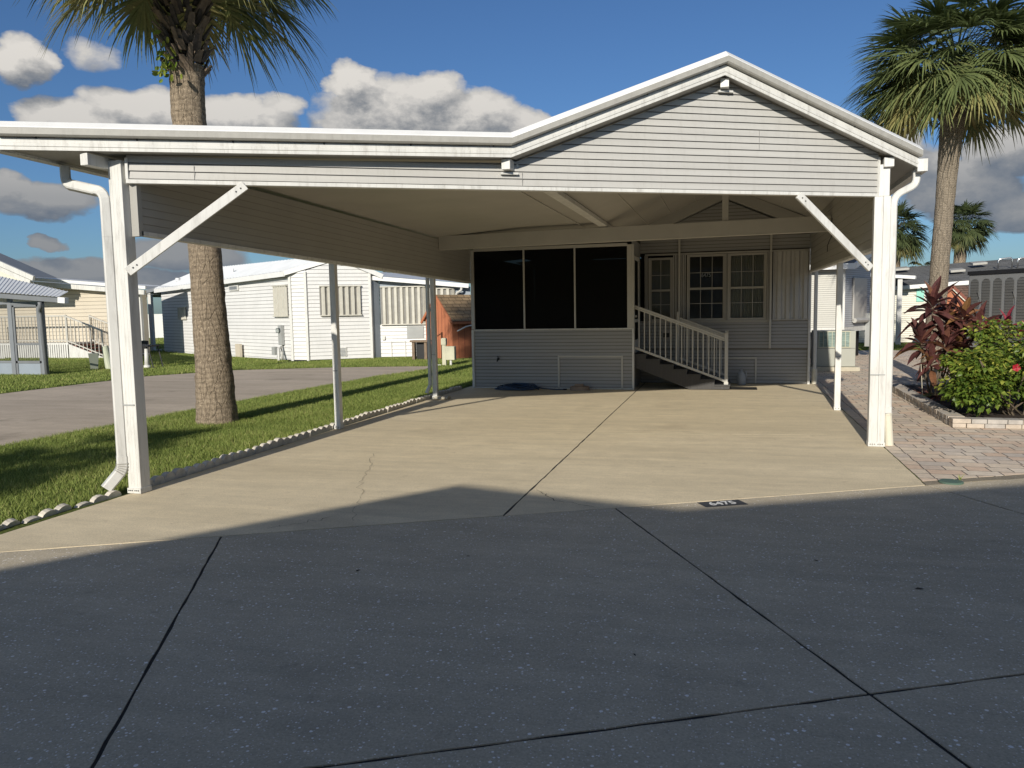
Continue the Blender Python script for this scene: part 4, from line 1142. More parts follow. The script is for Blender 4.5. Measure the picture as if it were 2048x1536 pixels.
def fan_frond(mb, base, az_, el_, pet, R, n, r, droop=.5, w0=.022, tint0=.5, segs=4, stalk=True):
    d = Vector((math.cos(az_) * math.cos(el_), math.sin(az_) * math.cos(el_), math.sin(el_)))
    sd = d.cross(Vector((0, 0, 1))).normalized(); upv = sd.cross(d).normalized()
    pts = []
    for i in range(5):
        t = i / 4; pts.append(base + d * pet * t + Vector((0, 0, -1)) * pet * .22 * t * t)
    if stalk: strip(mb, pts, [.022, .018, .015, .012, .010], sd, tint0)
    hub = pts[-1]; ax = (pts[-1] - pts[-2]).normalized(); ax = (ax + Vector((0, 0, -.25))).normalized()
    upv = sd.cross(ax).normalized(); roll = r.uniform(-.35, .35)
    s2 = sd * math.cos(roll) + upv * math.sin(roll); u2 = upv * math.cos(roll) - sd * math.sin(roll)
    for k in range(n):
        a = -1.75 + 3.5 * (k + .5) / n + r.uniform(-.03, .03); c = math.cos(a)
        ld = (ax * c + s2 * math.sin(a) + u2 * (.18 + .12 * r.uniform(-1, 1))).normalized()
        st_ = hub + ax * max(0, c) * R * .28 + Vector((0, 0, -1)) * max(0, c) * R * .06
        L_ = R * (.62 + .25 * max(0, c) + .12 * r.uniform(-1, 1)); dr = droop * (.7 + .6 * r.random())
        wv = ld.cross(u2).normalized(); wv = (wv + u2 * r.uniform(-.4, .4)).normalized()
        pp = []; ww = []
        for i in range(segs + 1):
            t = i / segs; pp.append(st_ + ld * L_ * t * (1 - .18 * dr * t * t) + Vector((0, 0, -1)) * L_ * dr * .62 * t ** 2.3 + Vector((r.uniform(-1, 1), r.uniform(-1, 1), 0)) * .012 * t)
            ww.append(w0 * (1.0 if t < .45 else (1.02 - t) / .57) * (.55 if t == 0 else 1))
        strip(mb, pp, ww, wv, min(1, max(0, tint0 + r.uniform(-.18, .18))))

def palm(name, label, path, radii, crown_r, nf, seed, bark_m, frond_m=None, leafn=34, boots=True, segs=4, el_lo=-.75, w0=.022, hub_h=.42, droop=.4, el_hi=1.35, group=None, trunk_n=16, pet=None, strays=0, jitter=.004, plant=False):
    r = random.Random(seed)
    root = thing(name, label, "palm tree", path[0], group)
    # trunk: many rings, irregular radius
    P = [Vector(p) for p in path]; rings = []; rad = []; m = 70
    for i in range(m + 1):
        t = i / m * (len(P) - 1); k = min(int(t), len(P) - 2); f = t - k; 
        p0 = P[max(k - 1, 0)]; p1 = P[k]; p2 = P[k + 1]; p3 = P[min(k + 2, len(P) - 1)]
        q = 0.5 * ((2 * p1) + (p2 - p0) * f + (2 * p0 - 5 * p1 + 4 * p2 - p3) * f * f + (3 * p1 - p0 - 3 * p2 + p3) * f ** 3)
        rings.append(q); rad.append((radii[k] * (1 - f) + radii[k + 1] * f) * (1 + r.uniform(-.012, .012)))
    tb = MB(); tb.tube(rings, rad, trunk_n)
    if jitter:
        tb.v = [(x + r.uniform(-1, 1) * jitter, y + r.uniform(-1, 1) * jitter, z) for x, y, z in tb.v]
    tr_o = tb.build("trunk", bark_m, root, smooth=True)
    top = P[-1]; rt = radii[-1]
    if boots:
        bt = MB()
        for k in range(boots if boots > 1 else 60):
            a = k * 2.399 + r.uniform(-.2, .2); h = r.random(); c = top + Vector((0, 0, -.15 + h * min(hub_h + .15, .95))); o = Vector((math.cos(a), math.sin(a), 0))
            rr_ = rt * (.92 + .25 * h); L_ = r.uniform(.14, .30); tilt = .35 + .5 * r.random(); sd = Vector((-o.y, o.x, 0))
            p = c + o * rr_; q = p + o * L_ * math.sin(tilt) + Vector((0, 0, L_ * math.cos(tilt))); wd = r.uniform(.035, .065)
            vs = [p - sd * wd, p + sd * wd, q + sd * wd * .55, q - sd * wd * .55, p - sd * wd - o * .04, p + sd * wd - o * .04, q + sd * wd * .55 - o * .025, q - sd * wd * .55 - o * .025]
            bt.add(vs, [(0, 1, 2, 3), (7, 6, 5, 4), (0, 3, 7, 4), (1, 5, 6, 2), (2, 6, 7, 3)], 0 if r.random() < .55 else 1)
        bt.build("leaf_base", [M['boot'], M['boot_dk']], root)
    cr = MB(); hub = top + Vector((0, 0, hub_h if boots else .05)); pet = pet or crown_r * .46
    for k in range(nf):
        f = (k + .5) / nf; el_ = el_hi - (el_hi - el_lo) * f ** .8 + r.uniform(-.12, .12); a = k * 2.39996 + r.uniform(-.25, .25)
        t0 = .52 - .25 * (1 - f) + r.uniform(-.16, .16) + (.25 if f > .85 else 0)
        fan_frond(cr, hub + Vector((math.cos(a) * rt * .4, math.sin(a) * rt * .4, -.30 * f)), a, el_, pet * r.uniform(.8, 1.15), crown_r * .50 * r.uniform(.9, 1.15), leafn, r, droop * (1 + .8 * f), w0, t0, segs)
    crown = cr.build("crown", frond_m or M['frond'], root)
    return root, top, crown, r

pL, topL, crL, rL = palm("palm_tree", "thick trunked palm rising behind the flat left half of the carport roof", [(-7.30, 9.95, -.03), (-7.31, 9.95, .8), (-7.33, 9.95, 1.6), (-7.36, 9.95, 2.6), (-7.45, 9.95, 3.6), (-7.50, 9.95, 4.5), (-7.49, 9.95, 5.15)],
                         [.30, .262, .238, .225, .222, .232, .24], 2.1, 84, 5, M['bark'], leafn=46, boots=130, el_lo=-.30, w0=.019, hub_h=1.95, droop=.32, trunk_n=28, jitter=.007, segs=5)
# seedling rooted among the old leaf bases
q = MB(); r = random.Random(3)
for k in range(46):
    a = r.uniform(-2.6, -.6); c = Vector((-7.56 + r.gauss(0, .10), 9.95 - .31 + r.gauss(0, .03), 5.12 + r.gauss(0, .13)))
    d = Vector((math.cos(a) * .6, math.sin(a) * .5, r.uniform(-.9, .5))).normalized(); sd = d.cross(Vector((0, 1, .3))).normalized(); L_ = r.uniform(.07, .14)
    strip(q, [c, c + d * L_ * .4, c + d * L_ * .8, c + d * L_], [.008, .030, .022, .002], sd, r.uniform(.45, .95))
q.build("seedling_foliage", M['hib'], pL)

pR, topR, crR, rR = palm("palm_tree", "slender palm with full round crown rising behind the red leaved plant", [(3.96, 17.52, -.02), (4.008, 17.52, .52), (4.062, 17.52, 1.48), (4.104, 17.52, 2.56), (4.152, 17.52, 3.64), (4.20, 17.52, 4.60), (4.254, 17.52, 5.26)],
                         [.22, .185, .175, .172, .172, .198, .24], 2.05, 104, 12, M['bark_grey'], leafn=44, boots=90, el_lo=-.34, w0=.022, el_hi=1.08, trunk_n=20, jitter=.005, hub_h=1.12, droop=.33)
palm("palm_tree", "distant palm with bushy round crown above the grey shingle roof at the right", [(11.3, 45, 0), (11.4, 45, 3), (11.46, 45, 4.7)], [.3, .27, .30], 1.5, 70, 21, M['bark'], M['frond_far'], leafn=26, boots=40, segs=3, el_lo=-.75, w0=.032, hub_h=.95)
palm("palm_tree", "distant palm whose crown shows just right of the white downspout", [(7.5, 40, 0), (7.45, 40, 2.6), (7.42, 40, 4.35)], [.28, .26, .28], 1.5, 66, 22, M['bark'], M['frond_far'], leafn=26, boots=30, segs=3, el_lo=-.8, w0=.032, hub_h=.8)

def feather_palm(name, label, base, h, nfr, Lf, seed, lw=.02, mtl=None, trunk_r=.08, cat="palm tree", el_lo=.0):
    r = random.Random(seed); root = thing(name, label, cat, base)
    B = Vector(base); q = MB(); q.tube([B, B + Vector((.03, 0, h * .5)), B + Vector((0, 0, h))], [trunk_r * 1.2, trunk_r, trunk_r * .8], 10); q.build("trunk", M['bark'], root, smooth=True)
    c = MB()
    for k in range(nfr):
        a = k * 2.399 + r.uniform(-.3, .3); el_ = 1.25 - (1.25 - el_lo) * (k + .5) / nfr; d = Vector((math.cos(a) * math.cos(el_), math.sin(a) * math.cos(el_), math.sin(el_)))
        L_ = Lf * r.uniform(.8, 1.1); pts = [B + Vector((0, 0, h)) + d * L_ * t - Vector((0, 0, L_ * .55 * t * t)) for t in [i / 8 for i in range(9)]]
        tn = r.uniform(.3, .8); strip(c, pts, [.014 * (1.1 - i / 8) for i in range(9)], d.cross(Vector((0, 0, 1))).normalized(), tn)
        for i in range(1, 9):
            dd = (pts[i] - pts[i - 1]).normalized(); sd = dd.cross(Vector((0, 0, 1))).normalized()
            for sg_ in (-1, 1):
                for m_ in range(3):
                    p = pts[i - 1].lerp(pts[i], m_ / 3); l_ = Lf * .30 * (1 - abs(i / 8 - .45) * .9) * r.uniform(.8, 1.1)
                    e = (sd * sg_ + dd * .55 + Vector((0, 0, r.uniform(-.25, .15)))).normalized()
                    strip(c, [p, p + e * l_ * .5, p + e * l_ - Vector((0, 0, l_ * .3))], [lw * .5, lw, lw * .1], dd, min(1, max(0, tn + r.uniform(-.2, .2))))
    c.build("crown", mtl or M['frond_far'], root); return root
feather_palm("palm_tree", "small feathery palm half hidden by the slender palm trunk above the roof", (8.95, 40.5, 0), 2.9, 13, 1.5, 4, .035)
feather_palm("palm_tree", "low brownish feathery palm poking over the roof left of the slender trunk", (8.7, 39.5, 0), 2.0, 16, .75, 6, .03)

# ------------------------------------------------------------------ planter at the right
PZ = .112
pw_ = thing("planter_wall", "low two course tan block wall edging the plant bed on the right", "garden wall", (2.8, 11.2, 0))
r = random.Random(8)
for name, o, u, n_, length in (("front_blocks", (2.78, 11.0), (1, -.02), None, 4.2), ("side_blocks", (2.78, 11.0), (.02, 1), None, 4.6)):
    for course in range(2):
        q = MB(); s = 0.0 if name == "side_blocks" else 0
        z0, z1 = (.0, .053) if course == 0 else (.057, PZ)
        while s < length:
            w = r.uniform(.14, .23) if name == "front_blocks" else .062
            w = min(w, length - s)
            jit = r.uniform(-.006, .006)
            if name == "front_blocks": q.box((o[0] + s + .003, o[1] - .02 * s + jit, z0), (o[0] + s + w - .003, o[1] - .02 * s + .19, z1), 0 if r.random() < .6 else 1)
            else: 
                if s > .2: q.box((o[0] + .02 * s + jit * .6, o[1] + s + .005, z0), (o[0] + .02 * s + .20, o[1] + s + w - .005, z1), 0 if r.random() < .6 else 1)
            s += w
        q.build(name, [M['pblock'], M['pblock2']], pw_, bevel=.005)
q = MB()
for k in range(7): q.box((2.92 + k * .19, 15.62 + r.uniform(-.01, .01), 0), (3.10 + k * .19, 15.80, PZ))
q.build("back_blocks", [M['pblock2']], pw_, bevel=.006)
sl_ = MB(); sl_.face([(2.95, 11.15, .07), (7.2, 11.08, .07), (7.2, 16.2, .09), (3.0, 15.7, .09)]); tag(sl_.build("planter_soil", M['soil']), kind='structure')
# loose red bark chips by the corner of the bed
q = MB()
for k in range(340):
    x, y = r.gauss(3.12, .12), r.gauss(14.0, .45)
    if x < 2.98: continue
    a = r.uniform(0, 3.14); c = Vector((x, y, .08 + r.uniform(0, .025))); d = Vector((math.cos(a), math.sin(a), r.uniform(-.3, .3))) * r.uniform(.015, .04); e2 = Vector((-math.sin(a), math.cos(a), .2)) * .012
    q.add([c - d - e2, c + d - e2, c + d + e2, c - d + e2], [(0, 1, 2, 3)])
tag(q.build("mulch_chips", M['mulch']), "scatter of red bark mulch under the red leaved plant", "mulch", kind='stuff')

def leaf_shrub(name, label, cat, c, rad, n, seed, mtl, L0=.055, stems=9, flowers=(), zmin=.12):
    r = random.Random(seed); base = (c[0], c[1], .07); root = thing(name, label, cat, base)
    f = MB(); lumps = [(Vector((r.uniform(-.75, .75) * rad[0], r.uniform(-.75, .75) * rad[1], r.uniform(-.5, .75) * rad[2])), r.uniform(.22, .5)) for _ in range(20)]
    for _ in range(9):
        a = r.uniform(0, 6.28); lumps.append((Vector((math.cos(a) * rad[0] * .8, math.sin(a) * rad[1] * .8, rad[2] * r.uniform(.3, .95))), r.uniform(.10, .2)))
    cnt = 0
    while cnt < n:
        lp, lr = r.choice(lumps); d = Vector((r.gauss(0, 1), r.gauss(0, 1), r.gauss(0, 1))).normalized(); rr_ = r.random() ** .35
        p = Vector((lp.x + d.x * rr_ * lr * rad[0], lp.y + d.y * rr_ * lr * rad[1], lp.z + d.z * rr_ * lr * rad[2] * 1.1))
        if (p.x / rad[0]) ** 2 + (p.y / rad[1]) ** 2 + (p.z / rad[2]) ** 2 > 1.45: continue
        p += Vector(c)
        if p.z < zmin: continue
        ld = (Vector((d.x, d.y, d.z * .4 + r.uniform(-.6, .2))) + Vector((r.gauss(0, .4), r.gauss(0, .4), 0))).normalized(); sd = ld.cross(Vector((r.gauss(0, .4), r.gauss(0, .4), 1))).normalized()
        L_ = L0 * r.uniform(.6, 1.3); nn = sd.cross(ld)
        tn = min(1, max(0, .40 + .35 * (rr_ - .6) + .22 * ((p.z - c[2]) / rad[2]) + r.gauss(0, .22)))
        # two halves folded along the midrib
        a0, a1, a2 = p, p + ld * L_ * .55 - nn * L_ * .05, p + ld * L_ - nn * L_ * .22
        vs = [a0, a1, a2, p + ld * L_ * .4 + sd * L_ * .36 + nn * L_ * .10, p + ld * L_ * .4 - sd * L_ * .36 + nn * L_ * .10]
        f.add(vs, [(0, 3, 1), (3, 2, 1), (0, 1, 4), (1, 2, 4)]); f.tint += [tn] * 4; cnt += 1
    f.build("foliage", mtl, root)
    s_ = MB()
    for k in range(stems):
        lp, _ = r.choice(lumps); e = Vector(c) + lp; b0 = Vector((c[0] + r.uniform(-.14, .14) * rad[0], c[1] + r.uniform(0, .3) * rad[1], .05)); s_.tube([b0, b0.lerp(e, .5) + Vector((r.uniform(-.05, .05), r.uniform(-.05, .05), .04)), e], [.013, .010, .005], 6)
    s_.build("stem", M['stem'], root, smooth=True)
    for fx, fy, fz in flowers:
        q = MB()
        for k in range(5):
            a = k * 1.2566 + r.uniform(-.2, .2); u_ = Vector((math.cos(a), -.35, math.sin(a))).normalized(); sd = u_.cross(Vector((0, 1, 0))).normalized(); c0 = Vector((fx, fy, fz))
            q.add([c0, c0 + u_ * .035 + sd * .026, c0 + u_ * .055 + Vector((0, .012, 0)), c0 + u_ * .035 - sd * .026], [(0, 1, 2, 3)])
        q.tube([(fx, fy, fz), (fx - .004, fy - .045, fz + .01)], .004, 5)
        q.build("flower", M['flower'], root)
    return root
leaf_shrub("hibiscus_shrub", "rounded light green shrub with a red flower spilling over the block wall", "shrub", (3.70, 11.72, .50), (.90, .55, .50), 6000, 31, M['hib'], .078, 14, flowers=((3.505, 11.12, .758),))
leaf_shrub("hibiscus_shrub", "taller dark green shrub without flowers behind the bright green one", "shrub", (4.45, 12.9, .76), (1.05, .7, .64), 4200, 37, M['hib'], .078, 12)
# feathery tufts threading the top of the shrubs
def tuft(name, label, base, n, L0, seed, mtl):
    r = random.Random(seed); root = thing(name, label, "plant", base); q = MB(); B = Vector(base)
    for k in range(n):
        a = r.uniform(0, 6.28); el_ = r.uniform(.35, 1.35); d = Vector((math.cos(a) * math.cos(el_), math.sin(a) * math.cos(el_), math.sin(el_))); L_ = L0 * r.uniform(.7, 1.1); sd = d.cross(Vector((0, 0, 1))).normalized(); tn = r.uniform(.3, .8)
        pts = [B + d * L_ * t - Vector((0, 0, L_ * .38 * t * t)) for t in [i / 9 for i in range(10)]]; strip(q, pts, [.006] * 10, sd, tn)
        for i in range(3, 10):
            dd = (pts[i] - pts[i - 1]).normalized()
            for sg_ in (-1, 1):
                for m_ in range(2):
                    p = pts[i - 1].lerp(pts[i], m_ / 2); l_ = L0 * .17 * r.uniform(.7, 1.1); e = (sd * sg_ + dd * .8 + Vector((0, 0, r.uniform(-.4, .2)))).normalized(); strip(q, [p, p + e * l_], [.005, .001], dd, min(1, max(0, tn + r.uniform(-.2, .2))))
    q.build("fronds", mtl, root); return root
tuft("feathery_plant", "fine leaved feathery plant left of the bright green shrub", (3.32, 12.35, .2), 30, .75, 41, M['fern'])
tuft("feathery_plant", "fine leaved feathery plant rising above the top of the green shrub", (3.75, 12.6, .45), 34, .85, 42, M['fern'])
tuft("feathery_plant", "fine leaved feathery plant at the right edge behind the green shrub", (4.2, 12.4, .4), 26, .8, 43, M['fern'])

def ti_plant(name, label, base, heads, seed, mtl, L0=.36):
    r = random.Random(seed); root = thing(name, label, "plant", base); B = Vector(base)
    for hx, hy, hz, n, sc_ in heads:
        top = Vector((base[0] + hx, base[1] + hy, hz)); q = MB(); b0 = B + Vector((hx * .25 + r.uniform(-.04, .04), hy * .2, 0)); q.tube([b0, b0.lerp(top, .5) + Vector((r.uniform(-.05, .05), 0, 0)), top], [.016, .014, .011], 7); cn = q.build("cane", M['stem'], root, smooth=True)
        f = MB()
        for k in range(n):
            t0 = k / n; a = k * 2.399 + r.uniform(-.3, .3); el_ = 1.3 - 1.75 * t0 + r.uniform(-.15, .15); d = Vector((math.cos(a) * math.cos(el_), math.sin(a) * math.cos(el_), math.sin(el_))); L_ = L0 * sc_ * r.uniform(.75, 1.15)
            p0 = top - Vector((0, 0, .22 * t0)); sd = d.cross(Vector((0, 0, 1)));  sd = sd.normalized() if sd.length > .01 else Vector((1, 0, 0)); sd = (sd + Vector((0, 0, r.uniform(-.5, .5)))).normalized()
            dr = r.uniform(.25, .75) * (.5 + t0); tn = min(1, max(0, r.gauss(.42, .2) + (.45 if r.random() < .10 else 0)))
            N__ = 6; pts = [p0 + d * L_ * t - Vector((0, 0, L_ * dr * .6 * t * t)) for t in [i / N__ for i in range(N__ + 1)]]
            prof = [.10, .55, .95, 1.0, .8, .45, .04]; wv = L_ * .145
            nn = sd.cross(d).normalized(); vs = []; fs = []
            for p, w_ in zip(pts, prof): vs += [p - sd * wv * w_ + nn * wv * w_ * .45, p, p + sd * wv * w_ + nn * wv * w_ * .45]
            for i in range(N__): fs += [(3 * i, 3 * i + 1, 3 * i + 4, 3 * i + 3), (3 * i + 1, 3 * i + 2, 3 * i + 5, 3 * i + 4)]
            f.add(vs, fs); f.tint += [tn] * len(fs)
        f.build("leaf_head", mtl, cn)
    return root
ti_plant("ti_plant", "tall maroon leaved plant at the planter corner in front of the palm trunk", (3.22, 13.9, .08), [(-.06, 0, 1.60, 24, 1.1), (.16, .05, 1.36, 22, 1.0), (-.22, -.05, 1.02, 22, .95), (.12, -.12, .98, 24, .95), (.40, .0, 1.40, 22, 1.0), (.34, -.1, .98, 20, .9), (-.08, -.15, .72, 16, .8), (.62, .05, 1.22, 20, .95), (.85, .1, 1.12, 16, .85)], 51, M['ti'], .46)
ti_plant("ti_plant", "shorter pink red leaved plant behind the green shrub at the right edge", (4.35, 13.9, .08), [(-.12, 0, 1.24, 13, .95), (.18, .05, 1.10, 12, .85), (-.45, -.05, 1.08, 10, .9), (.42, 0, 1.12, 9, .8)], 52, M['ti_red'])
# thin support stake beside the canes
q = MB(); q.tube([(3.02, 13.7, .06), (2.97, 13.65, .62)], .006, 5); tag(q.build("plant_stake", M['conc_pad']), "thin pale stake leaning beside the maroon leaved canes", "stake")

# valve lid and a stray weed at the paver corner
q = MB(); lathe(q, (1.93, 7.62, -.002), [(0, .016), (.09, .016), (.10, .010), (.10, 0)], 20); tag(q.build("valve_lid", M['valve'], smooth=False), "round green irrigation lid at the corner of pavers and road", "valve lid")
q = MB(); r = random.Random(4)
for k in range(9):
    a = r.uniform(0, 6.28); d = Vector((math.cos(a) * .5, math.sin(a) * .5, 1)).normalized(); p = Vector((2.02, 7.70, 0)); L_ = r.uniform(.03, .09); strip(q, [p, p + d * L_ * .6, p + d * L_], [.003, .003, .0005], Vector((1, 0, 0)), r.random())
tag(q.build("weed", M['grass'], org=(2.02, 7.7, 0)), "tiny grass weed sprouting beside the green irrigation lid", "weed")

# ------------------------------------------------------------------ neighbours on the left
def vec2(a, b): d = Vector((b[0] - a[0], b[1] - a[1])); return d.normalized(), d.length
def lerp_poly(L_, za0, za1, zb0, zb1): return [(0, za0), (L_, za1), (L_, zb1), (0, zb0)]

hb = thing("mobile_home", "white sided home with ribbed metal roof and storm panelled windows across the neighbouring driveway", "house", (-15.5, 26, 0))
C0, EE = (-14.10, 23.45), (-24.12, 29.45); u, L_ = vec2(C0, EE); nrm = Vector((-u.y, u.x)); nrm = nrm if nrm.y < 0 else -nrm
q = MB(); siding(q, C0, u, nrm, lerp_poly(L_, .03, -.08, 2.86, 2.64), .125, .014, .11)
q.face([(C0[0] - nrm.x * .06, C0[1] - nrm.y * .06, 0), (EE[0] - nrm.x * .06, EE[1] - nrm.y * .06, 0), (EE[0] - nrm.x * .06, EE[1] - nrm.y * .06, 2.6), (C0[0] - nrm.x * .06, C0[1] - nrm.y * .06, 2.85)], 0)
q.build("side_siding", [M['side_white'], M['groove_lt']], hb)
C1, C2 = (-13.50, 23.42), (-11.72, 24.58); uf, Lf_ = vec2(C1, C2); nf_ = Vector((uf.y, -uf.x))
ur, Lr_ = vec2(C0, C1); nr_ = Vector((ur.y, -ur.x))
q = MB(); siding(q, C1, uf, nf_, [(0, .02), (Lf_, .02), (Lf_, 2.93), (Lf_ * .62, 3.42), (0, 2.99)], .125, .014, .11); siding(q, C0, ur, nr_, [(0, .02), (Lr_, .02), (Lr_, 3.0), (0, 2.9)], .125, .014, .11)
q.build("front_siding", [M['side_white'], M['groove_lt']], hb)
q = MB()
for p, n_ in ((C0, nrm), (C1, nf_), (C2, nf_)): q.box((p[0] - .045, p[1] - .05, 0), (p[0] + .045, p[1] + .04, 2.95))
q.build("corner_trim", M['white'], hb)
# roof
pk = (-12.55, 23.95); eL = (-14.05, 23.25); far = 11.2
rd = Vector((u.x, u.y, 0))
q = MB(); PkF = Vector((pk[0], pk[1], 3.50)); EvF = Vector((C0[0] + nrm.x * .25 + .05, C0[1] + nrm.y * .25, 2.99)); PkB = PkF + rd * far + Vector((0, 0, .08)); EvB = EvF + rd * (L_ + .2) + Vector((0, 0, -.22))
n_r = 46; tops_ = []
for i in range(n_r):
    for fa, fb2, dz in ((0, .75, 0), (.75, .86, .035), (.86, 1, .035)):
        ta, tb2 = (i + fa) / n_r, (i + fb2) / n_r; za = dz if fa != .75 else 0; zb_ = dz if fa != .86 else 0
        q.face([EvF.lerp(EvB, ta) + Vector((0, 0, za)), EvF.lerp(EvB, tb2) + Vector((0, 0, zb_)), PkF.lerp(PkB, tb2) + Vector((0, 0, zb_)), PkF.lerp(PkB, ta) + Vector((0, 0, za))])
ErF = Vector((-11.33, 24.75, 2.86)); ErB = ErF + rd * far
q.face([PkF, ErF, ErB, PkB]); q.build("roof", M['metalroof'], hb)
q = MB()
q.bar(EvF - Vector((0, 0, .09)), EvB - Vector((0, 0, .09)), .05, .17); q.build("eave_fascia", M['cap'], hb)
q = MB(); q.bar(EvF - Vector((0, 0, .07)), PkF - Vector((0, 0, .07)), .06, .15); q.bar(PkF - Vector((0, 0, .07)), ErF - Vector((0, 0, .07)), .06, .15); q.build("rake_fascia", M['cap'], hb)
q = MB(); vp_ = EvF.lerp(EvB, .50).lerp(PkF.lerp(PkB, .5), .45); q.tube([vp_, vp_ + Vector((0, 0, .16))], .05, 8); q.build("roof_vent", M['cap'], hb); q = MB(); vp_ = EvF.lerp(EvB, .93).lerp(PkF.lerp(PkB, .93), .35); q.tube([vp_, vp_ + Vector((0, 0, .13))], .10, 10); q.build("roof_vent", M['cap'], hb)
def on(o, u_, n_, s, d=0.0): return (o[0] + u_.x * s + n_.x * d, o[1] + u_.y * s + n_.y * d)
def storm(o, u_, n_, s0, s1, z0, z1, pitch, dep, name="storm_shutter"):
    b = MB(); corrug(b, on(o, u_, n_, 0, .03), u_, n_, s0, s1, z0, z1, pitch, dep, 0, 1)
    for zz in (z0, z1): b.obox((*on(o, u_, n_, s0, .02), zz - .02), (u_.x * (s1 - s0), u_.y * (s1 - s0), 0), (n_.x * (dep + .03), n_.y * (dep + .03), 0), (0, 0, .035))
    return b.build(name, [M['shutter'], M['shutter_shade']], hb)
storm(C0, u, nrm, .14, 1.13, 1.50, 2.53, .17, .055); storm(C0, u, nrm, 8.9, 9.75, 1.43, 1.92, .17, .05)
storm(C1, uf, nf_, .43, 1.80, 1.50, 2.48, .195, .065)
q = MB(); s0 = 3.85; o_ = on(C0, u, nrm, s0, .03); q.obox((*o_, 2.47), (u.x * .8, u.y * .8, 0), (nrm.x * .03, nrm.y * .03, 0), (0, 0, .20)); hw = q.build("high_window", M['white'], hb)
q = MB(); o_ = on(C0, u, nrm, s0 + .08, .062); q.obox((*o_, 2.51), (u.x * .64, u.y * .64, 0), (nrm.x * .004, nrm.y * .004, 0), (0, 0, .12)); q.build("pane", M['frame_grey'], hw)
# meter on the side wall
q = MB(); o_ = on(C0, u, nrm, .52, .02); q.obox((*o_, .52), (u.x * .22, u.y * .22, 0), (nrm.x * .12, nrm.y * .12, 0), (0, 0, .68)); mt = q.build("meter_box", M['utilg'], hb, bevel=.01)
q = MB(); o_ = on(C0, u, nrm, .63, .14); q.tube([(*o_, 1.02), (o_[0] + nrm.x * .10, o_[1] + nrm.y * .10, 1.02)], .085, 14); q.build("meter_dial", M['glass'], mt); q = MB(); q.tube([(*o_, 1.02), (o_[0] + nrm.x * .05, o_[1] + nrm.y * .05, 1.02)], .07, 12); q.build("meter_face", M['white_clean'], mt)
q = MB(); o_ = on(C0, u, nrm, .60, .10); q.tube([(*o_, .52), (*o_, .0)], .03, 8); o2 = on(C0, u, nrm, .30, .12); q.tube([(*o_, .45), (*on(C0, u, nrm, .44, .3), .40), (*on(C0, u, nrm, .15, .45), .02)], .045, 8); q.build("conduit", M['white'], mt, smooth=True)
q = MB(); o_ = on(C0, u, nrm, .80, .15); q.obox((*o_, .18), (u.x * .2, u.y * .2, 0), (nrm.x * .12, nrm.y * .12, 0), (0, 0, .28)); q.build("junction_box", M['utilg'], mt, bevel=.01)
# foundation vent on the gable wall
q = MB(); o_ = on(C1, uf, nf_, .99, .02); q.obox((*o_, .10), (uf.x * .26, uf.y * .26, 0), (nf_.x * .02, nf_.y * .02, 0), (0, 0, .32)); vt = q.build("foundation_vent", M['white'], hb)
q = MB()
for k in range(6): o_ = on(C1, uf, nf_, 1.02, .042); q.obox((*o_, .13 + k * .045), (uf.x * .2, uf.y * .2, 0), (nf_.x * .003, nf_.y * .003, 0), (0, 0, .026))
q.build("louvre", M['frame_grey'], vt)
# right hand wing with panelled porch
D1, D2 = (-11.58, 24.98), (-8.55, 25.80); ud, Ld = vec2(D1, D2); nd_ = Vector((ud.y, -ud.x))
q = MB(); siding(q, D1, ud, nd_, [(0, .02), (Ld, .02), (Ld, 1.14), (0, 1.14)], .125, .014, .11); q.build("wing_siding", [M['side_white'], M['groove_lt']], hb)
q = MB(); q.face([(*on(D1, ud, nd_, 0, -.05), .0), (*on(D1, ud, nd_, Ld, -.05), .0), (*on(D1, ud, nd_, Ld, -.05), 2.4), (*on(D1, ud, nd_, 0, -.05), 2.8)]); q.face([(*C2, 0), (*D1, 0), (*D1, 2.9), (*C2, 2.9)]); q.build("wing_back", M['panel_blue'], hb)
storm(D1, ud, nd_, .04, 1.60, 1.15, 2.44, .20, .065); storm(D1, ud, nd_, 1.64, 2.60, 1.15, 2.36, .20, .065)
q = MB(); a_, b_ = on(D1, ud, nd_, -.35, .25), on(D1, ud, nd_, 3.1, .25); q.bar((*a_, 2.76), (*b_, 2.42), .06, .14); q.build("wing_fascia", M['cap'], hb)
q = MB(); a2, b2 = on(D1, ud, nd_, -.35, -3), on(D1, ud, nd_, 3.1, -3); q.face([(*a_, 2.84), (*b_, 2.50), (*b2, 2.72), (*a2, 3.1)]); q.build("wing_roof", M['metalroof'], hb)
q = MB(); q.obox((*on(D1, ud, nd_, .92, .02), .66), (ud.x * .58, ud.y * .58, 0), (nd_.x * .02, nd_.y * .02, 0), (0, 0, .42)); q.build("wall_panel", M['utilg'], hb)
dj = MB()
for (s, z, w, h) in ((.35, .02, .03, .54), (.83, .02, .03, .54), (.35, .53, .51, .03)): dj.obox((*on(D1, ud, nd_, s, .018), z), (ud.x * w, ud.y * w, 0), (nd_.x * .02, nd_.y * .02, 0), (0, 0, h))
dj.build("hatch_frame", M['white'], hb)
q = MB(); q.obox((*on(D1, ud, nd_, .06, .02), .62), (ud.x * .10, ud.y * .10, 0), (nd_.x * .05, nd_.y * .05, 0), (0, 0, .13)); q.build("outlet_cover", M['white'], hb)
q = MB(); q.tube(smooth_path([(*on(D1, ud, nd_, 2.85, .22), 2.38), (*on(D1, ud, nd_, 2.85, .22), 2.28), (*on(D1, ud, nd_, 2.66, .04), 2.18), (*on(D1, ud, nd_, 2.66, .04), .1)], .06), .04, 8); q.build("downspout", M['white'], hb)
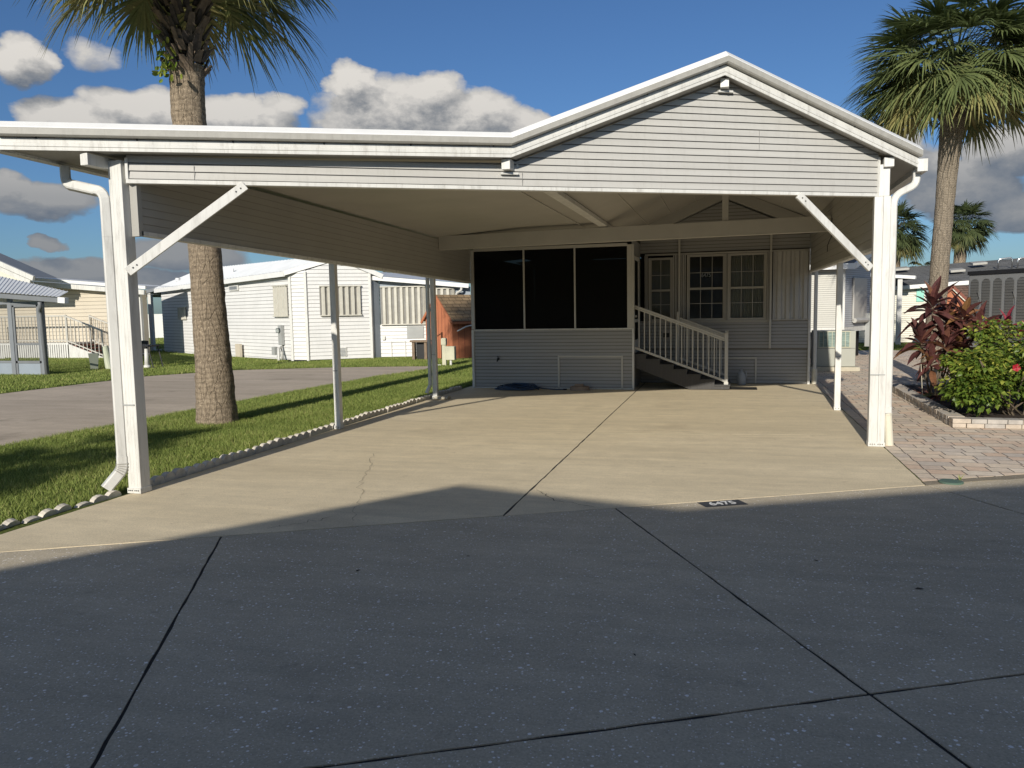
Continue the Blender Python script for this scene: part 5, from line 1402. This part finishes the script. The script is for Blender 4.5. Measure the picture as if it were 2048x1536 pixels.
# tan box and pale board leaning by the wall
q = MB(); q.obox((-17.6, 25.42, -.02), (.32, -.19, 0), (-.05, -.08, 0), (0, 0, .52)); tag(q.build("leaning_board", M['side_beige']), "small tan board leaning against the white home behind the thick palm trunk", "board")

# red shed
sh = thing("garden_shed", "small barn red shed with brown shingle roof left of the black screens", "shed", (-9.2, 26.2, 0))
K = (-8.62, 24.05); ga = Vector((-.87, .5)).normalized(); W_ = 1.36; sd_ = Vector((.5, .87)).normalized(); nG = Vector((-.5, -.87)).normalized(); nS = Vector((.87, -.5))
q = MB(); q.prism([(0, 0), (W_, 0), (W_, 1.28), (W_ / 2, 2.03), (0, 1.28)], (*K, .02), (ga.x, ga.y, 0), (0, 0, 1), (sd_.x * 2.2, sd_.y * 2.2, 0)); q.build("wall", M['red'], sh)
bt = MB()
for k in range(1, 8):
    s = k * W_ / 8; zt = .02 + (1.28 + .75 * min(s, W_ - s) / (W_ / 2)) - .02
    bt.obox((K[0] + ga.x * s, K[1] + ga.y * s, .03), (ga.x * .014, ga.y * .014, 0), (nG.x * .006, nG.y * .006, 0), (0, 0, zt - .03))
for k in range(1, 9): bt.obox((K[0] + sd_.x * k * .26, K[1] + sd_.y * k * .26, .03), (sd_.x * .014, sd_.y * .014, 0), (nS.x * .006, nS.y * .006, 0), (0, 0, 1.22))
bt.build("batten", M['red_dk'], sh)
rfm = MB()
A0 = Vector((K[0] - ga.x * .12 + nG.x * .10, K[1] - ga.y * .12 + nG.y * .10, 1.24)); Ap = Vector((K[0] + ga.x * W_ / 2 + nG.x * .10, K[1] + ga.y * W_ / 2 + nG.y * .10, 2.12)); A1_ = Vector((K[0] + ga.x * (W_ + .12) + nG.x * .10, K[1] + ga.y * (W_ + .12) + nG.y * .10, 1.24)); ex = Vector((sd_.x * 2.4, sd_.y * 2.4, 0))
rfm.face([A0, A0 + ex, Ap + ex, Ap], 0, [(0, 0), (2.4, 0), (2.4, 1.1), (0, 1.1)]); rfm.face([Ap, Ap + ex, A1_ + ex, A1_], 0, [(0, 0), (2.4, 0), (2.4, 1.1), (0, 1.1)])
rfm.build("roof", M['sh_brown'], sh)
q = MB(); q.bar(A0 - Vector((0, 0, .05)), Ap - Vector((0, 0, .05)), .04, .08); q.bar(Ap - Vector((0, 0, .05)), A1_ - Vector((0, 0, .05)), .04, .08); q.bar(A0 - Vector((0, 0, .05)), A0 + ex - Vector((0, 0, .05)), .04, .08); q.build("roof_trim", M['red'], sh)
q = MB(); q.tube([(-8.46, 24.1, .92), (-8.26, 24.42, 1.06), (-8.0, 24.8, 1.13), (-7.75, 25.2, 1.16)], .025, 8); tag(q.build("white_pipe", M['white_clean'], smooth=True), "white curved pipe hung along the shaded side of the red shed", "pipe")
q = MB(); q.tube([(-9.12, 23.7, -.01), (-9.10, 23.7, 1.10)], .04, 8); q.tube([(-9.10, 23.7, 1.08), (-9.34, 23.7, 1.02)], .018, 6); tag(q.build("vent_pipe", M['side_beige'], smooth=True), "beige vertical pipe standing before the lit gable of the red shed", "pipe")
ws = thing("wooden_stand", "brown wooden stand with dark open underside between white home and red shed", "stand", (-9.7, 24.0, 0))
for x in (-9.98, -9.55):
    q = MB(); q.box((x, 23.9, -.01), (x + .09, 24.05, .58)); q.build("leg", M['wood'], ws)
q = MB(); q.box((-10.03, 23.85, .58), (-9.41, 24.2, .64)); q.build("top", M['wood'], ws); q = MB(); q.box((-9.89, 24.06, .02), (-9.55, 24.1, .57)); q.build("back_board", M['black'], ws)
# utility pedestals on the lawn
q = MB(); q.box((-8.02, 21.45, -.01), (-7.90, 21.52, .80)); up1 = tag(q.build("utility_post", M['util'], bevel=.006), "slim pale utility post on the lawn beside the rear carport post", "utility post")
q = MB(); q.box((-8.035, 21.42, .60), (-7.885, 21.55, .79)); q.build("outlet_box", M['util'], up1, bevel=.006)
q = MB(); q.box((-7.90, 21.40, .16), (-7.62, 21.56, .56)); up2 = tag(q.build("utility_box", M['util'], bevel=.012), "pale green utility box on a short stem in the lawn", "utility box")
q = MB(); q.tube([(-7.76, 21.48, -.01), (-7.76, 21.48, .16)], .035, 8); q.build("stem", M['white_clean'], up2); q = MB(); q.box((-7.98, 21.47, .14), (-7.91, 21.53, .5)); q.build("side_box", M['black'], up2)
q = MB(); q.tube(smooth_path([(-8.36, 21.3, .55), (-8.36, 21.3, .02), (-8.02, 21.35, .02)], .06), .02, 7); tag(q.build("bent_pipe", M['white_clean'], smooth=True), "thin white bent pipe lying at the foot of the utility post", "pipe")

# beige home and porch at the far left
ha = thing("mobile_home", "beige sided home with flat white roof edge at the far left", "house", (-25, 28, 0))
q = MB(); siding(q, (-34, 26), (1, 0), (0, -1), [(0, -.05), (11.65, -.05), (11.65, 2.62), (6.8, 2.9), (0, 2.9)], .15, .016, .09); q.build("wall_siding", [M['side_beige'], M['groove_beige']], ha)
q = MB(); q.box((-34, 26.03, 0), (-22.4, 26.5, 2.6)); q.build("body", M['side_beige'], ha)
q = MB(); q.bar((-27.4, 25.6, 3.18), (-21.65, 25.6, 2.68), .08, .12); q.build("roof_edge", M['cap'], ha); q = MB(); q.bar((-27.2, 25.62, 2.98), (-21.75, 25.62, 2.50), .07, .18); q.build("fascia", M['white'], ha)
q = MB(); q.face([(-27.4, 25.6, 3.24), (-21.6, 25.6, 2.74), (-21.6, 27.5, 2.74), (-27.4, 27.5, 3.24)]); q.face([(-27.3, 25.6, 2.9), (-21.7, 25.6, 2.42), (-21.7, 26.4, 2.42), (-27.3, 26.4, 2.9)]); q.build("roof", M['cap'], ha)
q = MB(); q.box((-22.36, 25.94, 0), (-22.24, 26.06, 2.5)); q.build("corner_trim", M['white'], ha)
q = MB(); q.bar((-30.5, 24, 5.1), (-25.3, 24, 3.08), .10, .18); q.bar((-30.5, 24.02, 4.88), (-25.5, 24.02, 2.94), .06, .16); q.build("gable_edge", M['white'], ha)
q = MB(); q.prism([(-34, 2.7), (-25.5, 2.7), (-25.5, 2.95), (-30.5, 4.9), (-34, 3.5)], (0, 24.1, 0), (1, 0, 0), (0, 0, 1), (0, .08, 0)); q.build("gable_wall", M['cream'], ha)
q = MB(); q.face([(-30.5, 24, 5.18), (-25.2, 24, 3.12), (-25.2, 25, 3.12), (-30.5, 25, 5.18)]); q.build("gable_roof", M['frame_grey'], ha)

po = thing("screen_porch", "grey framed screen porch with ribbed metal roof and gutter at the left edge", "porch", (-19.3, 17.8, 0))
PY = 17.5
q = MB()
for x0, x1 in ((-22.0, -21.93), (-20.55, -20.48), (-19.42, -19.28), (-18.36, -18.20)): q.box((x0, PY - .04, -.01), (x1, PY + .04, 2.15))
q.box((-22, PY - .03, 1.98), (-18.2, PY + .03, 2.05)); q.box((-22, PY - .03, .34), (-19.42, PY + .03, .40))
q.build("frame", M['frame_grey'], po, bevel=.004)
q = MB()
for a, b in (((-19.28, PY - .03, .33), (-18.36, PY + .01, .40)), ((-19.28, PY - .03, 1.90), (-18.36, PY + .01, 1.98)), ((-19.27, PY - .03, .0), (-19.20, PY + .01, 1.95)), ((-18.43, PY - .03, .0), (-18.36, PY + .01, 1.95)), ((-19.2, PY - .03, .84), (-18.43, PY + .01, .89))): q.box(a, b)
pdoor = q.build("door", M['gut_grey'], po, bevel=.003)
q = MB(); q.face([(-19.2, PY, .4), (-18.43, PY, .4), (-18.43, PY, 1.92), (-19.2, PY, 1.92)]); q.build("door_screen", M['pscreen'], pdoor)
q = MB(); q.box((-22, PY - .01, -.01), (-18.36, PY + .01, .36)); q.build("kick_panel", M['panel_blue'], po)
q = MB(); q.face([(-22, PY + .005, .4), (-19.42, PY + .005, .4), (-19.42, PY + .005, 2.0), (-22, PY + .005, 2.0)]); q.build("screen", M['pscreen'], po)
q = MB(); q.bar((-22.4, 17.15, 2.47), (-17.25, 17.15, 2.05), .11, .12); q.build("gutter", M['gut_grey'], po); q = MB(); q.bar((-17.28, 17.15, 2.06), (-17.05, 17.15, 2.04), .13, .15); q.build("gutter_end", M['cap'], po)
q = MB(); e0, e1 = Vector((-22.4, 17.2, 2.56)), Vector((-17.35, 17.2, 2.14)); b0, b1 = Vector((-24.2, 19.3, 3.42)), Vector((-17.42, 17.6, 2.29))
for i in range(40):
    for fa, fb2, za, zb_ in ((0, .6, 0, 0), (.6, .75, 0, .018), (.75, .85, .018, .018), (.85, 1, .018, 0)):
        ta, tb2 = (i + fa) / 40, (i + fb2) / 40; q.face([e0.lerp(e1, ta) + Vector((0, 0, za)), e0.lerp(e1, tb2) + Vector((0, 0, zb_)), b0.lerp(b1, tb2) + Vector((0, 0, zb_)), b0.lerp(b1, ta) + Vector((0, 0, za))])
q.build("roof", M['metalroof'], po)
q = MB(); q.tube(smooth_path([(-17.95, 17.15, 2.02), (-17.95, 17.17, 1.88), (-18.22, 17.4, 1.78), (-18.16, 17.42, .02)], .10), .05, 9); q.build("downspout", M['gut_grey'], po, smooth=True)

dk = thing("deck_stairs", "white railed deck with stairs descending right in front of the beige home", "deck", (-25, 25.2, 0))
DY = 24.7
q = MB(); q.box((-29, DY, .54), (-24.62, 25.95, .60)); q.build("deck_floor", M['white'], dk)
q = MB()
for k in range(41): x = -29 + k * .107; q.box((x, DY - .02, -.02), (x + .08, DY, .54))
q.build("skirt", M['white'], dk)
def rail_run(p, qv, n, h, root, nm="railing"):
    p, qv = Vector(p), Vector(qv); b = MB(); b.bar(p + Vector((0, 0, h)), qv + Vector((0, 0, h)), .06, .05); b.bar(p + Vector((0, 0, .10)), qv + Vector((0, 0, .10)), .04, .04)
    ro = b.build(nm, M['rail'], root)
    for k in range(n + 1):
        c = p.lerp(qv, k / n); w = .022 if 0 < k < n else .045; b = MB(); b.box((c.x - w / 2, c.y - w / 2, c.z + .0), (c.x + w / 2, c.y + w / 2, c.z + h + (.04 if w > .03 else 0))); b.build("baluster" if 0 < k < n else "rail_post", M['rail'], ro)
rail_run((-29, DY + .05, .60), (-24.72, DY + .05, .60), 26, 1.05, dk); rail_run((-24.68, DY + .05, .58), (-23.05, DY + .05, .02), 9, 1.05, dk); rail_run((-24.68, 25.9, .58), (-23.05, 25.9, .02), 9, 1.05, dk)
q = MB(); q.prism([(-24.6, .56), (-22.98, .03), (-22.98, -.02), (-24.6, -.02)], (0, DY - .01, 0), (1, 0, 0), (0, 0, 1), (0, .03, 0)); q.build("stair_side", M['white'], dk)
for k in range(5):
    q = MB(); x = -24.6 + k * .32; z = .50 - k * .11; q.box((x, DY + .04, z - .04), (x + .34, 25.88, z)); q.build("tread", M['red_dk'], dk)

bn = MB(); lathe(bn, (-18.53, 19.5, -.01), [(0, 0), (.14, 0), (.155, .20), (.20, .50), (.0, .50)], 4); tag(bn.build("planter_bin", M['sage']), "grey green square bin on the lawn by the stair foot", "bin")
q = MB(); q.tube([(-17.96, 19.5, -.01), (-18.09, 19.5, .70)], [.115, .10], 14); tag(q.build("leaning_tube", M['sage_lt'], smooth=False), "pale green tube leaning left beside the front left post", "tube")
gr_ = thing("grill", "black kettle grill standing behind the pale green leaning tube", "grill", (-18.3, 20.2, 0))
q = MB(); lathe(q, (-18.42, 20.2, .52), [(0, 0), (.10, .01), (.17, .06), (.18, .10), (.0, .11)], 12); q.build("bowl", M['black'], gr_)
for a in (0, 2.1, 4.2):
    q = MB(); q.tube([(-18.42 + .08 * math.cos(a), 20.2 + .08 * math.sin(a), .54), (-18.42 + .2 * math.cos(a), 20.2 + .2 * math.sin(a), -.01)], .012, 6); q.build("leg", M['black'], gr_)
ch = thing("patio_chair", "black metal patio chair just left of the front left post", "chair", (-17.75, 20.4, 0))
q = MB(); q.box((-17.95, 20.3, .36), (-17.55, 20.7, .40)); q.build("seat", M['black'], ch); q = MB(); q.box((-17.95, 20.68, .42), (-17.55, 20.72, .82)); q.build("backrest", M['black'], ch)
for x in (-17.93, -17.57):
    for yv in (20.32, 20.68):
        q = MB(); q.tube([(x, yv, .37), (x + (.05 if x > -17.7 else -.05), yv, -.01)], .014, 6); q.build("leg", M['black'], ch)
tb_ = thing("patio_table", "black patio table with splayed legs right of the front left post", "table", (-17.0, 20.0, 0))
q = MB(); q.box((-17.28, 19.8, .66), (-16.80, 20.3, .71)); q.build("tabletop", M['black'], tb_)
for x, dx in ((-17.24, -.06), (-16.84, .16)):
    for yv in (19.84, 20.26):
        q = MB(); q.tube([(x, yv, .67), (x + dx * .5, yv, .35), (x + dx, yv, -.01)], .018, 6); q.build("leg", M['black'], tb_)
q = MB(); q.tube([(-17.0, 19.95, -.01), (-17.0, 19.95, .10)], .10, 10); q.tube([(-17.0, 19.95, .10), (-17.0, 19.95, .60)], [.075, .05], 10); tag(q.build("white_urn", M['white_clean'], smooth=True), "white slim urn standing under the black patio table", "urn")
# little sign by the porch
q = MB(); q.tube([(-19.9, 17.1, -.01), (-19.94, 17.1, .30)], .010, 6); gi_ = tag(q.build("garden_figure", M['white_clean'], org=(-19.9, 17.1, 0)), "small white garden stake ornament before the grey porch at the left edge", "ornament")
q = MB(); lathe(q, (-19.94, 17.1, .26), [(0, 0), (.03, .02), (.045, .06), (.02, .12), (.03, .17), (0, .20)], 8); q.build("figure", M['white_clean'], gi_, smooth=True)
# condenser behind the palm trunk
q = MB(); q.box((-19.35, 25.7, .06), (-18.9, 26.05, .55)); au = tag(q.build("condenser_unit", M['utilg'], bevel=.01), "small grey condenser beside the white home just left of the palm trunk", "air conditioner"); q = MB(); q.box((-19.45, 25.6, -.02), (-18.8, 26.1, .06)); q.build("pad", M['conc_pad'], au)
# open carport between the two homes
cb_ = thing("carport", "dark open carport with white posts seen between the beige and white homes", "carport", (-24.7, 30.5, 0))
q = MB(); q.prism([(-26.2, 2.60), (-24.9, 2.85), (-23.6, 3.05), (-23.6, 2.96), (-24.9, 2.70), (-26.2, 2.46)], (0, 30.0, 0), (1, 0, 0), (0, 0, 1), (0, 8, 0)); q.build("roof", M['frame_grey'], cb_)
for x, yv in ((-25.36, 30.05), (-24.95, 31.5), (-24.30, 32.4)):
    q = MB(); q.box((x, yv, -.02), (x + .16, yv + .16, 2.62)); q.build("post", M['white'], cb_)
q = MB(); q.bar((-24.9, 31.45, 1.75), (-24.25, 31.45, 2.35), .05, .07); q.build("knee_brace", M['white'], cb_)
q = MB(); q.box((-26, 29.9, -.02), (-23.9, 36, .015)); q.build("slab", M['conc_pad'], cb_)

def leafy_tree(name, label, base, h, rad, n, seed, L0=.16, group=None):
    r = random.Random(seed); root = thing(name, label, "tree", base, group); B = Vector(base)
    q = MB(); q.tube([B, B + Vector((.1, 0, h * .4)), B + Vector((0, 0, h * .8))], [.16, .12, .06], 8)
    for k in range(6):
        a = k * 1.05; q.tube([B + Vector((0, 0, h * .4)), B + Vector((math.cos(a) * rad * .6, math.sin(a) * rad * .6, h * .75))], [.06, .02], 6)
    q.build("trunk", M['bark'], root, smooth=True)
    f = MB(); lumps = [(B + Vector((r.uniform(-.7, .7) * rad, r.uniform(-.7, .7) * rad, h * r.uniform(.45, .95))), r.uniform(.25, .5) * rad) for _ in range(14)]
    for _ in range(n):
        c, lr = r.choice(lumps); d = Vector((r.gauss(0, 1), r.gauss(0, 1), r.gauss(0, 1))).normalized(); p = c + d * lr * r.random() ** .4; ld = (d + Vector((r.gauss(0, .5), r.gauss(0, .5), r.gauss(-.2, .4)))).normalized(); sd = ld.cross(Vector((r.random(), r.random(), 1))).normalized()
        strip(f, [p, p + ld * L0 * .5, p + ld * L0], [.02, L0 * .28, .01], sd, min(1, max(0, .45 + .3 * d.z + r.gauss(0, .2))))
    f.build("crown", M['green'], root); return root
leafy_tree("tree", "dark bushy tree far behind the open carport at the left", (-33.6, 46, 0), 3.6, 1.9, 2600, 71, .22)
leafy_tree("tree", "round olive tree top showing above the wing roof of the white home", (-13.9, 33, 0), 3.6, 1.5, 2600, 72, .18)
feather_palm("palm_tree", "dark feathery palm low between the homes at the left", (-30.2, 43, 0), 1.2, 16, 1.6, 73, .05)
q = MB(); q.box((-40, 47.0, 0), (-26, 47.5, 1.7)); tag(q.build("far_fence", M['white_clean']), "far white wall glimpsed through the gap between the left homes", "wall")

# ------------------------------------------------------------------ neighbours on the right
hc_ = thing("mobile_home", "grey sided raised home behind the air conditioner at right", "house", (3.2, 26, 0))
Kc = (3.19, 24.0); uR = Vector((.45, .89)).normalized(); nR = Vector((uR.y, -uR.x))
q = MB(); siding(q, (0.9, 24.0), (1, 0), (0, -1), [(0, .92), (2.29, .92), (2.29, 2.68), (0, 2.66)], .060, .008, .16); q.build("front_siding", [M['side_grey'], M['groove_lt']], hc_)
q = MB(); siding(q, Kc, uR, nR, [(0, .92), (2.2, .92), (2.2, 3.35), (0, 2.70)], .060, .008, .16); q.build("gable_siding", [M['side_shade'], M['groove_lt']], hc_)
q = MB(); q.box((.9, 23.975, .79), (3.2, 24.02, .92)); q.obox((*Kc, .79), (uR.x * 2.2, uR.y * 2.2, 0), (nR.x * .025, nR.y * .025, 0), (0, 0, .13)); q.box((3.15, 23.98, .92), (3.21, 24.04, 2.66)); q.build("trim", M['white'], hc_)
q = MB(); q.prism([(.95, 24.1), (3.15, 24.1), (3.15 + uR.x * 2.1, 24.1 + uR.y * 2.1), (.95, 24.1 + uR.y * 2.1)], (0, 0, .82), (1, 0, 0), (0, 1, 0), (0, 0, 1.8)); q.build("body", M['side_grey'], hc_)
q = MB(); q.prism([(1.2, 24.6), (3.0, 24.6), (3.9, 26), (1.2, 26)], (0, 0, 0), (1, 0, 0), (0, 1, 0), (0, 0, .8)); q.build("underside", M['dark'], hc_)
q = MB(); ra = Vector((3.42, 23.68, 2.70)); rp = ra + Vector((uR.x * 2.3, uR.y * 2.3, .70)); lb = Vector((-.5, 0, 0)); q.face([(0.9, 23.68, 2.70), ra, rp, (0.9, rp.y, rp.z)], 0, [(0, 0), (2.5, 0), (2.5, 4), (0, 4)]); q.build("roof", M['sh_grey'], hc_)
q = MB(); q.bar((.9, 23.66, 2.63), (3.42, 23.66, 2.63), .05, .16); q.bar(ra - Vector((0, 0, .06)), rp - Vector((0, 0, .06)), .05, .16); q.build("fascia", M['cap'], hc_)
q = MB(); o_ = (Kc[0] + uR.x * .62 + nR.x * .02, Kc[1] + uR.y * .62 + nR.y * .02); q.obox((*o_, 1.08), (uR.x * 1.1, uR.y * 1.1, 0), (nR.x * .05, nR.y * .05, 0), (0, 0, 1.26)); wc = q.build("rolled_shutter", M['shutter_cl'], hc_, bevel=.01)
q = MB(); q.tube([(o_[0] + nR.x * .07, o_[1] + nR.y * .07, 1.10), (o_[0] + uR.x * 1.1 + nR.x * .07, o_[1] + uR.y * 1.1 + nR.y * .07, 1.10)], .07, 9); q.build("shutter_roll", M['shutter_cl'], wc)
q = MB(); q.obox((Kc[0] + uR.x * 1.75 + nR.x * .02, Kc[1] + uR.y * 1.75 + nR.y * .02, .30), (uR.x * .35, uR.y * .35, 0), (nR.x * .15, nR.y * .15, 0), (0, 0, 1.0)); q.build("meter_box", M['utilg'], hc_)

ac = thing("air_conditioner", "beige grey air conditioner with copper coil grille on a concrete pad", "air conditioner", (2.5, 20.2, 0))
q = MB(); q.box((2.02, 19.95, .105), (2.93, 20.75, .955)); q.build("cabinet", M['ac'], ac, bevel=.012)
q = MB(); q.box((2.12, 19.942, .58), (2.80, 19.952, .925)); gl = q.build("coil", M['coil'], ac)
q = MB()
for k in range(8): x = 2.11 + k * .097; q.box((x, 19.928, .57), (x + .012, 19.942, .935))
q.box((2.10, 19.926, .555), (2.82, 19.943, .572)); q.box((2.10, 19.926, .928), (2.82, 19.943, .942)); q.build("grille", M['util'], gl)
q = MB(); q.box((2.02, 19.944, .535), (2.93, 19.952, .545)); q.build("panel_seam", M['groove'], ac); q = MB(); q.tube([(2.48, 19.95, .14), (2.48, 19.85, .13), (2.48, 19.85, .03)], .018, 6); q.build("drain_pipe", M['pvc'], ac)
q = MB(); q.box((1.90, 19.82, .001), (3.02, 20.85, .10)); q.build("pad", M['conc_pad'], ac, bevel=.01)

hd = thing("mobile_home", "long cream sided home with grey shingle roof and turquoise shutter at right", "house", (10, 36, 0))
q = MB(); siding(q, (4.6, 34), (1, 0), (0, -1), [(0, .02), (13, .02), (13, 2.5), (0, 2.08)], .085, .008, .14); q.build("front_siding", [M['cream'], M['groove_beige']], hd)
q = MB(); q.box((4.7, 34.05, 0), (17.5, 41, 2.0)); q.build("body", M['cream'], hd)
q = MB(); q.face([(4.5, 33.7, 2.12), (18, 33.7, 2.92), (18, 39.2, 3.75), (4.5, 39.2, 3.00)], 0, [(0, 0), (13.5, 0), (13.5, 5.6), (0, 5.6)]); q.face([(4.5, 39.2, 3.0), (18, 39.2, 3.75), (18, 44, 2.9), (4.5, 44, 2.1)], 0, [(0, 0), (13.5, 0), (13.5, 5.6), (0, 5.6)]); q.build("roof", M['sh_grey'], hd)
q = MB(); q.bar((4.5, 33.68, 2.05), (18, 33.68, 2.85), .05, .15); q.build("fascia", M['cap'], hd)
q = MB(); q.box((7.15, 33.95, 1.62), (7.42, 33.99, 2.15)); q.build("window_shutter", M['turq'], hd); q = MB(); q.box((7.46, 33.95, 1.62), (8.1, 33.98, 2.15)); wf = q.build("window", M['white'], hd); q = MB(); q.box((7.5, 33.94, 1.66), (8.06, 33.949, 2.11)); q.build("pane", M['frame_grey'], wf)
for x, yv, z in ((8.75, 36.0, 2.78), (9.9, 37.3, 3.10), (7.0, 37.6, 2.97)):
    q = MB(); q.obox((x, yv - .3, z - .02), (.55, 0, .033), (0, .55, .085), (0, 0, .10)); q.build("skylight", M['pan'], hd, bevel=.02)
for x in (10.6, 11.3):
    q = MB(); q.tube(smooth_path([(x, 36.2, 2.9), (x, 36.2, 3.28), (x + .5, 36.2, 3.33), (x + .5, 36.2, 2.9)], .12), .03, 7); q.build("roof_rail", M['steel'], hd, smooth=True)
aw = thing("carport", "small flat white awning on a slim post beside the cream home", "carport", (6.2, 32.6, 0))
q = MB(); q.bar((4.0, 32.4, 2.75), (6.75, 32.4, 2.52), .10, .12); q.build("fascia", M['cap'], aw); q = MB(); q.add([(4.0, 32.4, 2.70), (6.8, 32.4, 2.47), (6.8, 36, 2.47), (4.0, 36, 2.7), (4.0, 32.4, 2.8), (6.8, 32.4, 2.57), (6.8, 36, 2.57), (4.0, 36, 2.8)], [(0, 1, 2, 3), (4, 5, 6, 7), (0, 1, 5, 4), (1, 2, 6, 5)]); q.build("roof", M['frame_grey'], aw)
q = MB(); q.box((6.16, 32.35, -.01), (6.32, 32.5, 2.46)); q.build("post", M['white'], aw)
sh2 = thing("garden_shed", "small red shed with dark brown roof behind the maroon plant on the right", "shed", (7.3, 28.6, 0))
q = MB(); q.prism([(6.55, 0), (7.35, 0), (7.35, 1.55), (6.9, 2.02), (6.55, 1.7)], (0, 28.0, 0), (1, 0, 0), (0, 0, 1), (0.5, 2.2, 0)); q.build("wall", M['red'], sh2)
q = MB(); q.face([(6.9, 27.85, 2.11), (7.5, 27.85, 1.50), (9.4, 28.4, 1.50), (8.8, 28.6, 2.11)], 0, [(0, 1), (0, 0), (2.5, 0), (2.5, 1)]); q.face([(6.9, 27.85, 2.11), (6.45, 27.85, 1.65), (7.0, 30.2, 1.65), (7.4, 30.2, 2.11)], 0, [(0, 1), (0, 0), (2.5, 0), (2.5, 1)]); q.build("roof", M['sh_dkbrown'], sh2)
q = MB(); q.bar((6.9, 27.83, 2.07), (7.48, 27.83, 1.48), .04, .08); q.bar((6.9, 27.83, 2.07), (6.45, 27.83, 1.63), .04, .08); q.build("roof_trim", M['red_dk'], sh2); q = MB(); q.box((7.02, 27.96, .1), (7.04, 28.0, 1.75)); q.build("door_seam", M['red_dk'], sh2)
q = MB(); q.box((7.36, 28.02, 0), (9.0, 28.06, 1.5)); q.build("side_wall", M['red_dk'], sh2)

tl_ = thing("trailer", "dark glossy trailer with pale rounded bands at the right edge", "trailer", (7.3, 23.6, 0))
T0, T1 = (6.47, 24.55), (9.2, 20.0); ut, Lt = vec2(T0, T1); nt_ = Vector((ut.y, -ut.x)); nt_ = nt_ if nt_.y < 0 else -nt_
q = MB(); q.obox((*T0, .25), (ut.x * Lt, ut.y * Lt, 0), (-nt_.x * 2.2, -nt_.y * 2.2, 0), (0, 0, 2.08)); q.build("body", M['trail_lt'], tl_, bevel=.03)
q = MB(); q.obox((T0[0] + nt_.x * .04, T0[1] + nt_.y * .04, 2.32), (ut.x * Lt, ut.y * Lt, 0), (-nt_.x * 2.3, -nt_.y * 2.3, 0), (0, 0, .10)); q.build("roof_edge", M['black'], tl_)
s = .10
for k in range(13):
    w_ = .26; zt = 2.20 + .0 * k
    if s + w_ > Lt: break
    pp = [(s, .45), (s + w_, .45)] + [(s + w_ / 2 + w_ / 2 * math.cos(a), zt - .10 + .10 * math.sin(a)) for a in [math.pi * i / 10 for i in range(11)]]
    q = MB(); siding(q, on(T0, ut, nt_, 0, .012), ut, nt_, pp, .075, .007, .12); q.build("panel", [M['trail'], M['black']], tl_); s += w_ + .105  # black lap lines stand in for siding mirrored in the gloss
for k in (1, 4):
    q = MB(); c = on(T0, ut, nt_, .02 + .365 * k, .03); q.tube([(c[0] + .03 * math.sin(z * 9), c[1], z) for z in [1.2 + .06 * i for i in range(12)]], .009, 6); q.build("curved_stripe", M['steel'], tl_)
for s in (1.2, 2.2):
    q = MB(); c = on(T0, ut, nt_, s, -.06); c2 = on(T0, ut, nt_, s, .04); q.tube([(*c2, .30), (*c, .30)], .29, 20); wh = q.build("wheel", M['black'], tl_); q = MB(); q.tube([(*on(T0, ut, nt_, s, .05), .30), (*c2, .30)], .15, 16); q.build("hub", M['steel'], wh)

# ------------------------------------------------------------------ what stands across the street, behind the camera
oh = thing("mobile_home", "white gabled home across the street with a flat carport wing", "house", (-2.3, -6.5, 0))
OP = Vector((-2.79, -4.83)); OU = Vector((math.cos(ROADANG), math.sin(ROADANG))); ON = Vector((-OU.y, OU.x))
prof = [(-3.4, 0), (15, 0), (15, 3.62), (2.34, 3.62), (0, 4.19), (-3.4, 3.22)]
q = MB(); q.prism(prof, (OP.x, OP.y, 0), (OU.x, OU.y, 0), (0, 0, 1), (-ON.x * 9, -ON.y * 9, 0)); q.build("body", M['side_white'], oh)
q = MB(); siding(q, OP, OU, ON, [(-3.4, .02), (15, .02), (15, 3.2), (-3.4, 3.2)], .12, .014, .12); q.build("siding", [M['side_white'], M['groove_lt']], oh)
q = MB()
for a, b in (((-3.6, 3.17), (0, 4.22)), ((0, 4.22), (2.34, 3.64)), ((2.34, 3.64), (15.1, 3.64))):
    A_ = (OP.x + OU.x * a[0], OP.y + OU.y * a[0], a[1]); B_ = (OP.x + OU.x * b[0], OP.y + OU.y * b[0], b[1]); q.bar(A_, B_, .12, .05)
q.build("roof_edge", M['cap'], oh)
for s in (-2.2, 1.0, 4.0, 7.0):
    q = MB(); o_ = (OP.x + OU.x * s + ON.x * .02, OP.y + OU.y * s + ON.y * .02); q.obox((*o_, 1.1), (OU.x * 1.2, OU.y * 1.2, 0), (ON.x * .04, ON.y * .04, 0), (0, 0, 1.2)); wn_ = q.build("window", M['white'], oh)
    q = MB(); o_ = (OP.x + OU.x * (s + .06) + ON.x * .062, OP.y + OU.y * (s + .06) + ON.y * .062); q.obox((*o_, 1.16), (OU.x * 1.08, OU.y * 1.08, 0), (ON.x * .004, ON.y * .004, 0), (0, 0, 1.08)); q.build("pane", M['frame_grey'], wn_)
palm("palm_tree", "bushy palm standing across the street beyond the white gabled home", [(-8.1, -8.2, 0), (-8.0, -8.0, 3), (-7.9, -7.8, 5.0)], [.28, .25, .28], 1.35, 40, 81, M['bark'], leafn=24, boots=30, segs=3, el_lo=-.7, w0=.035)
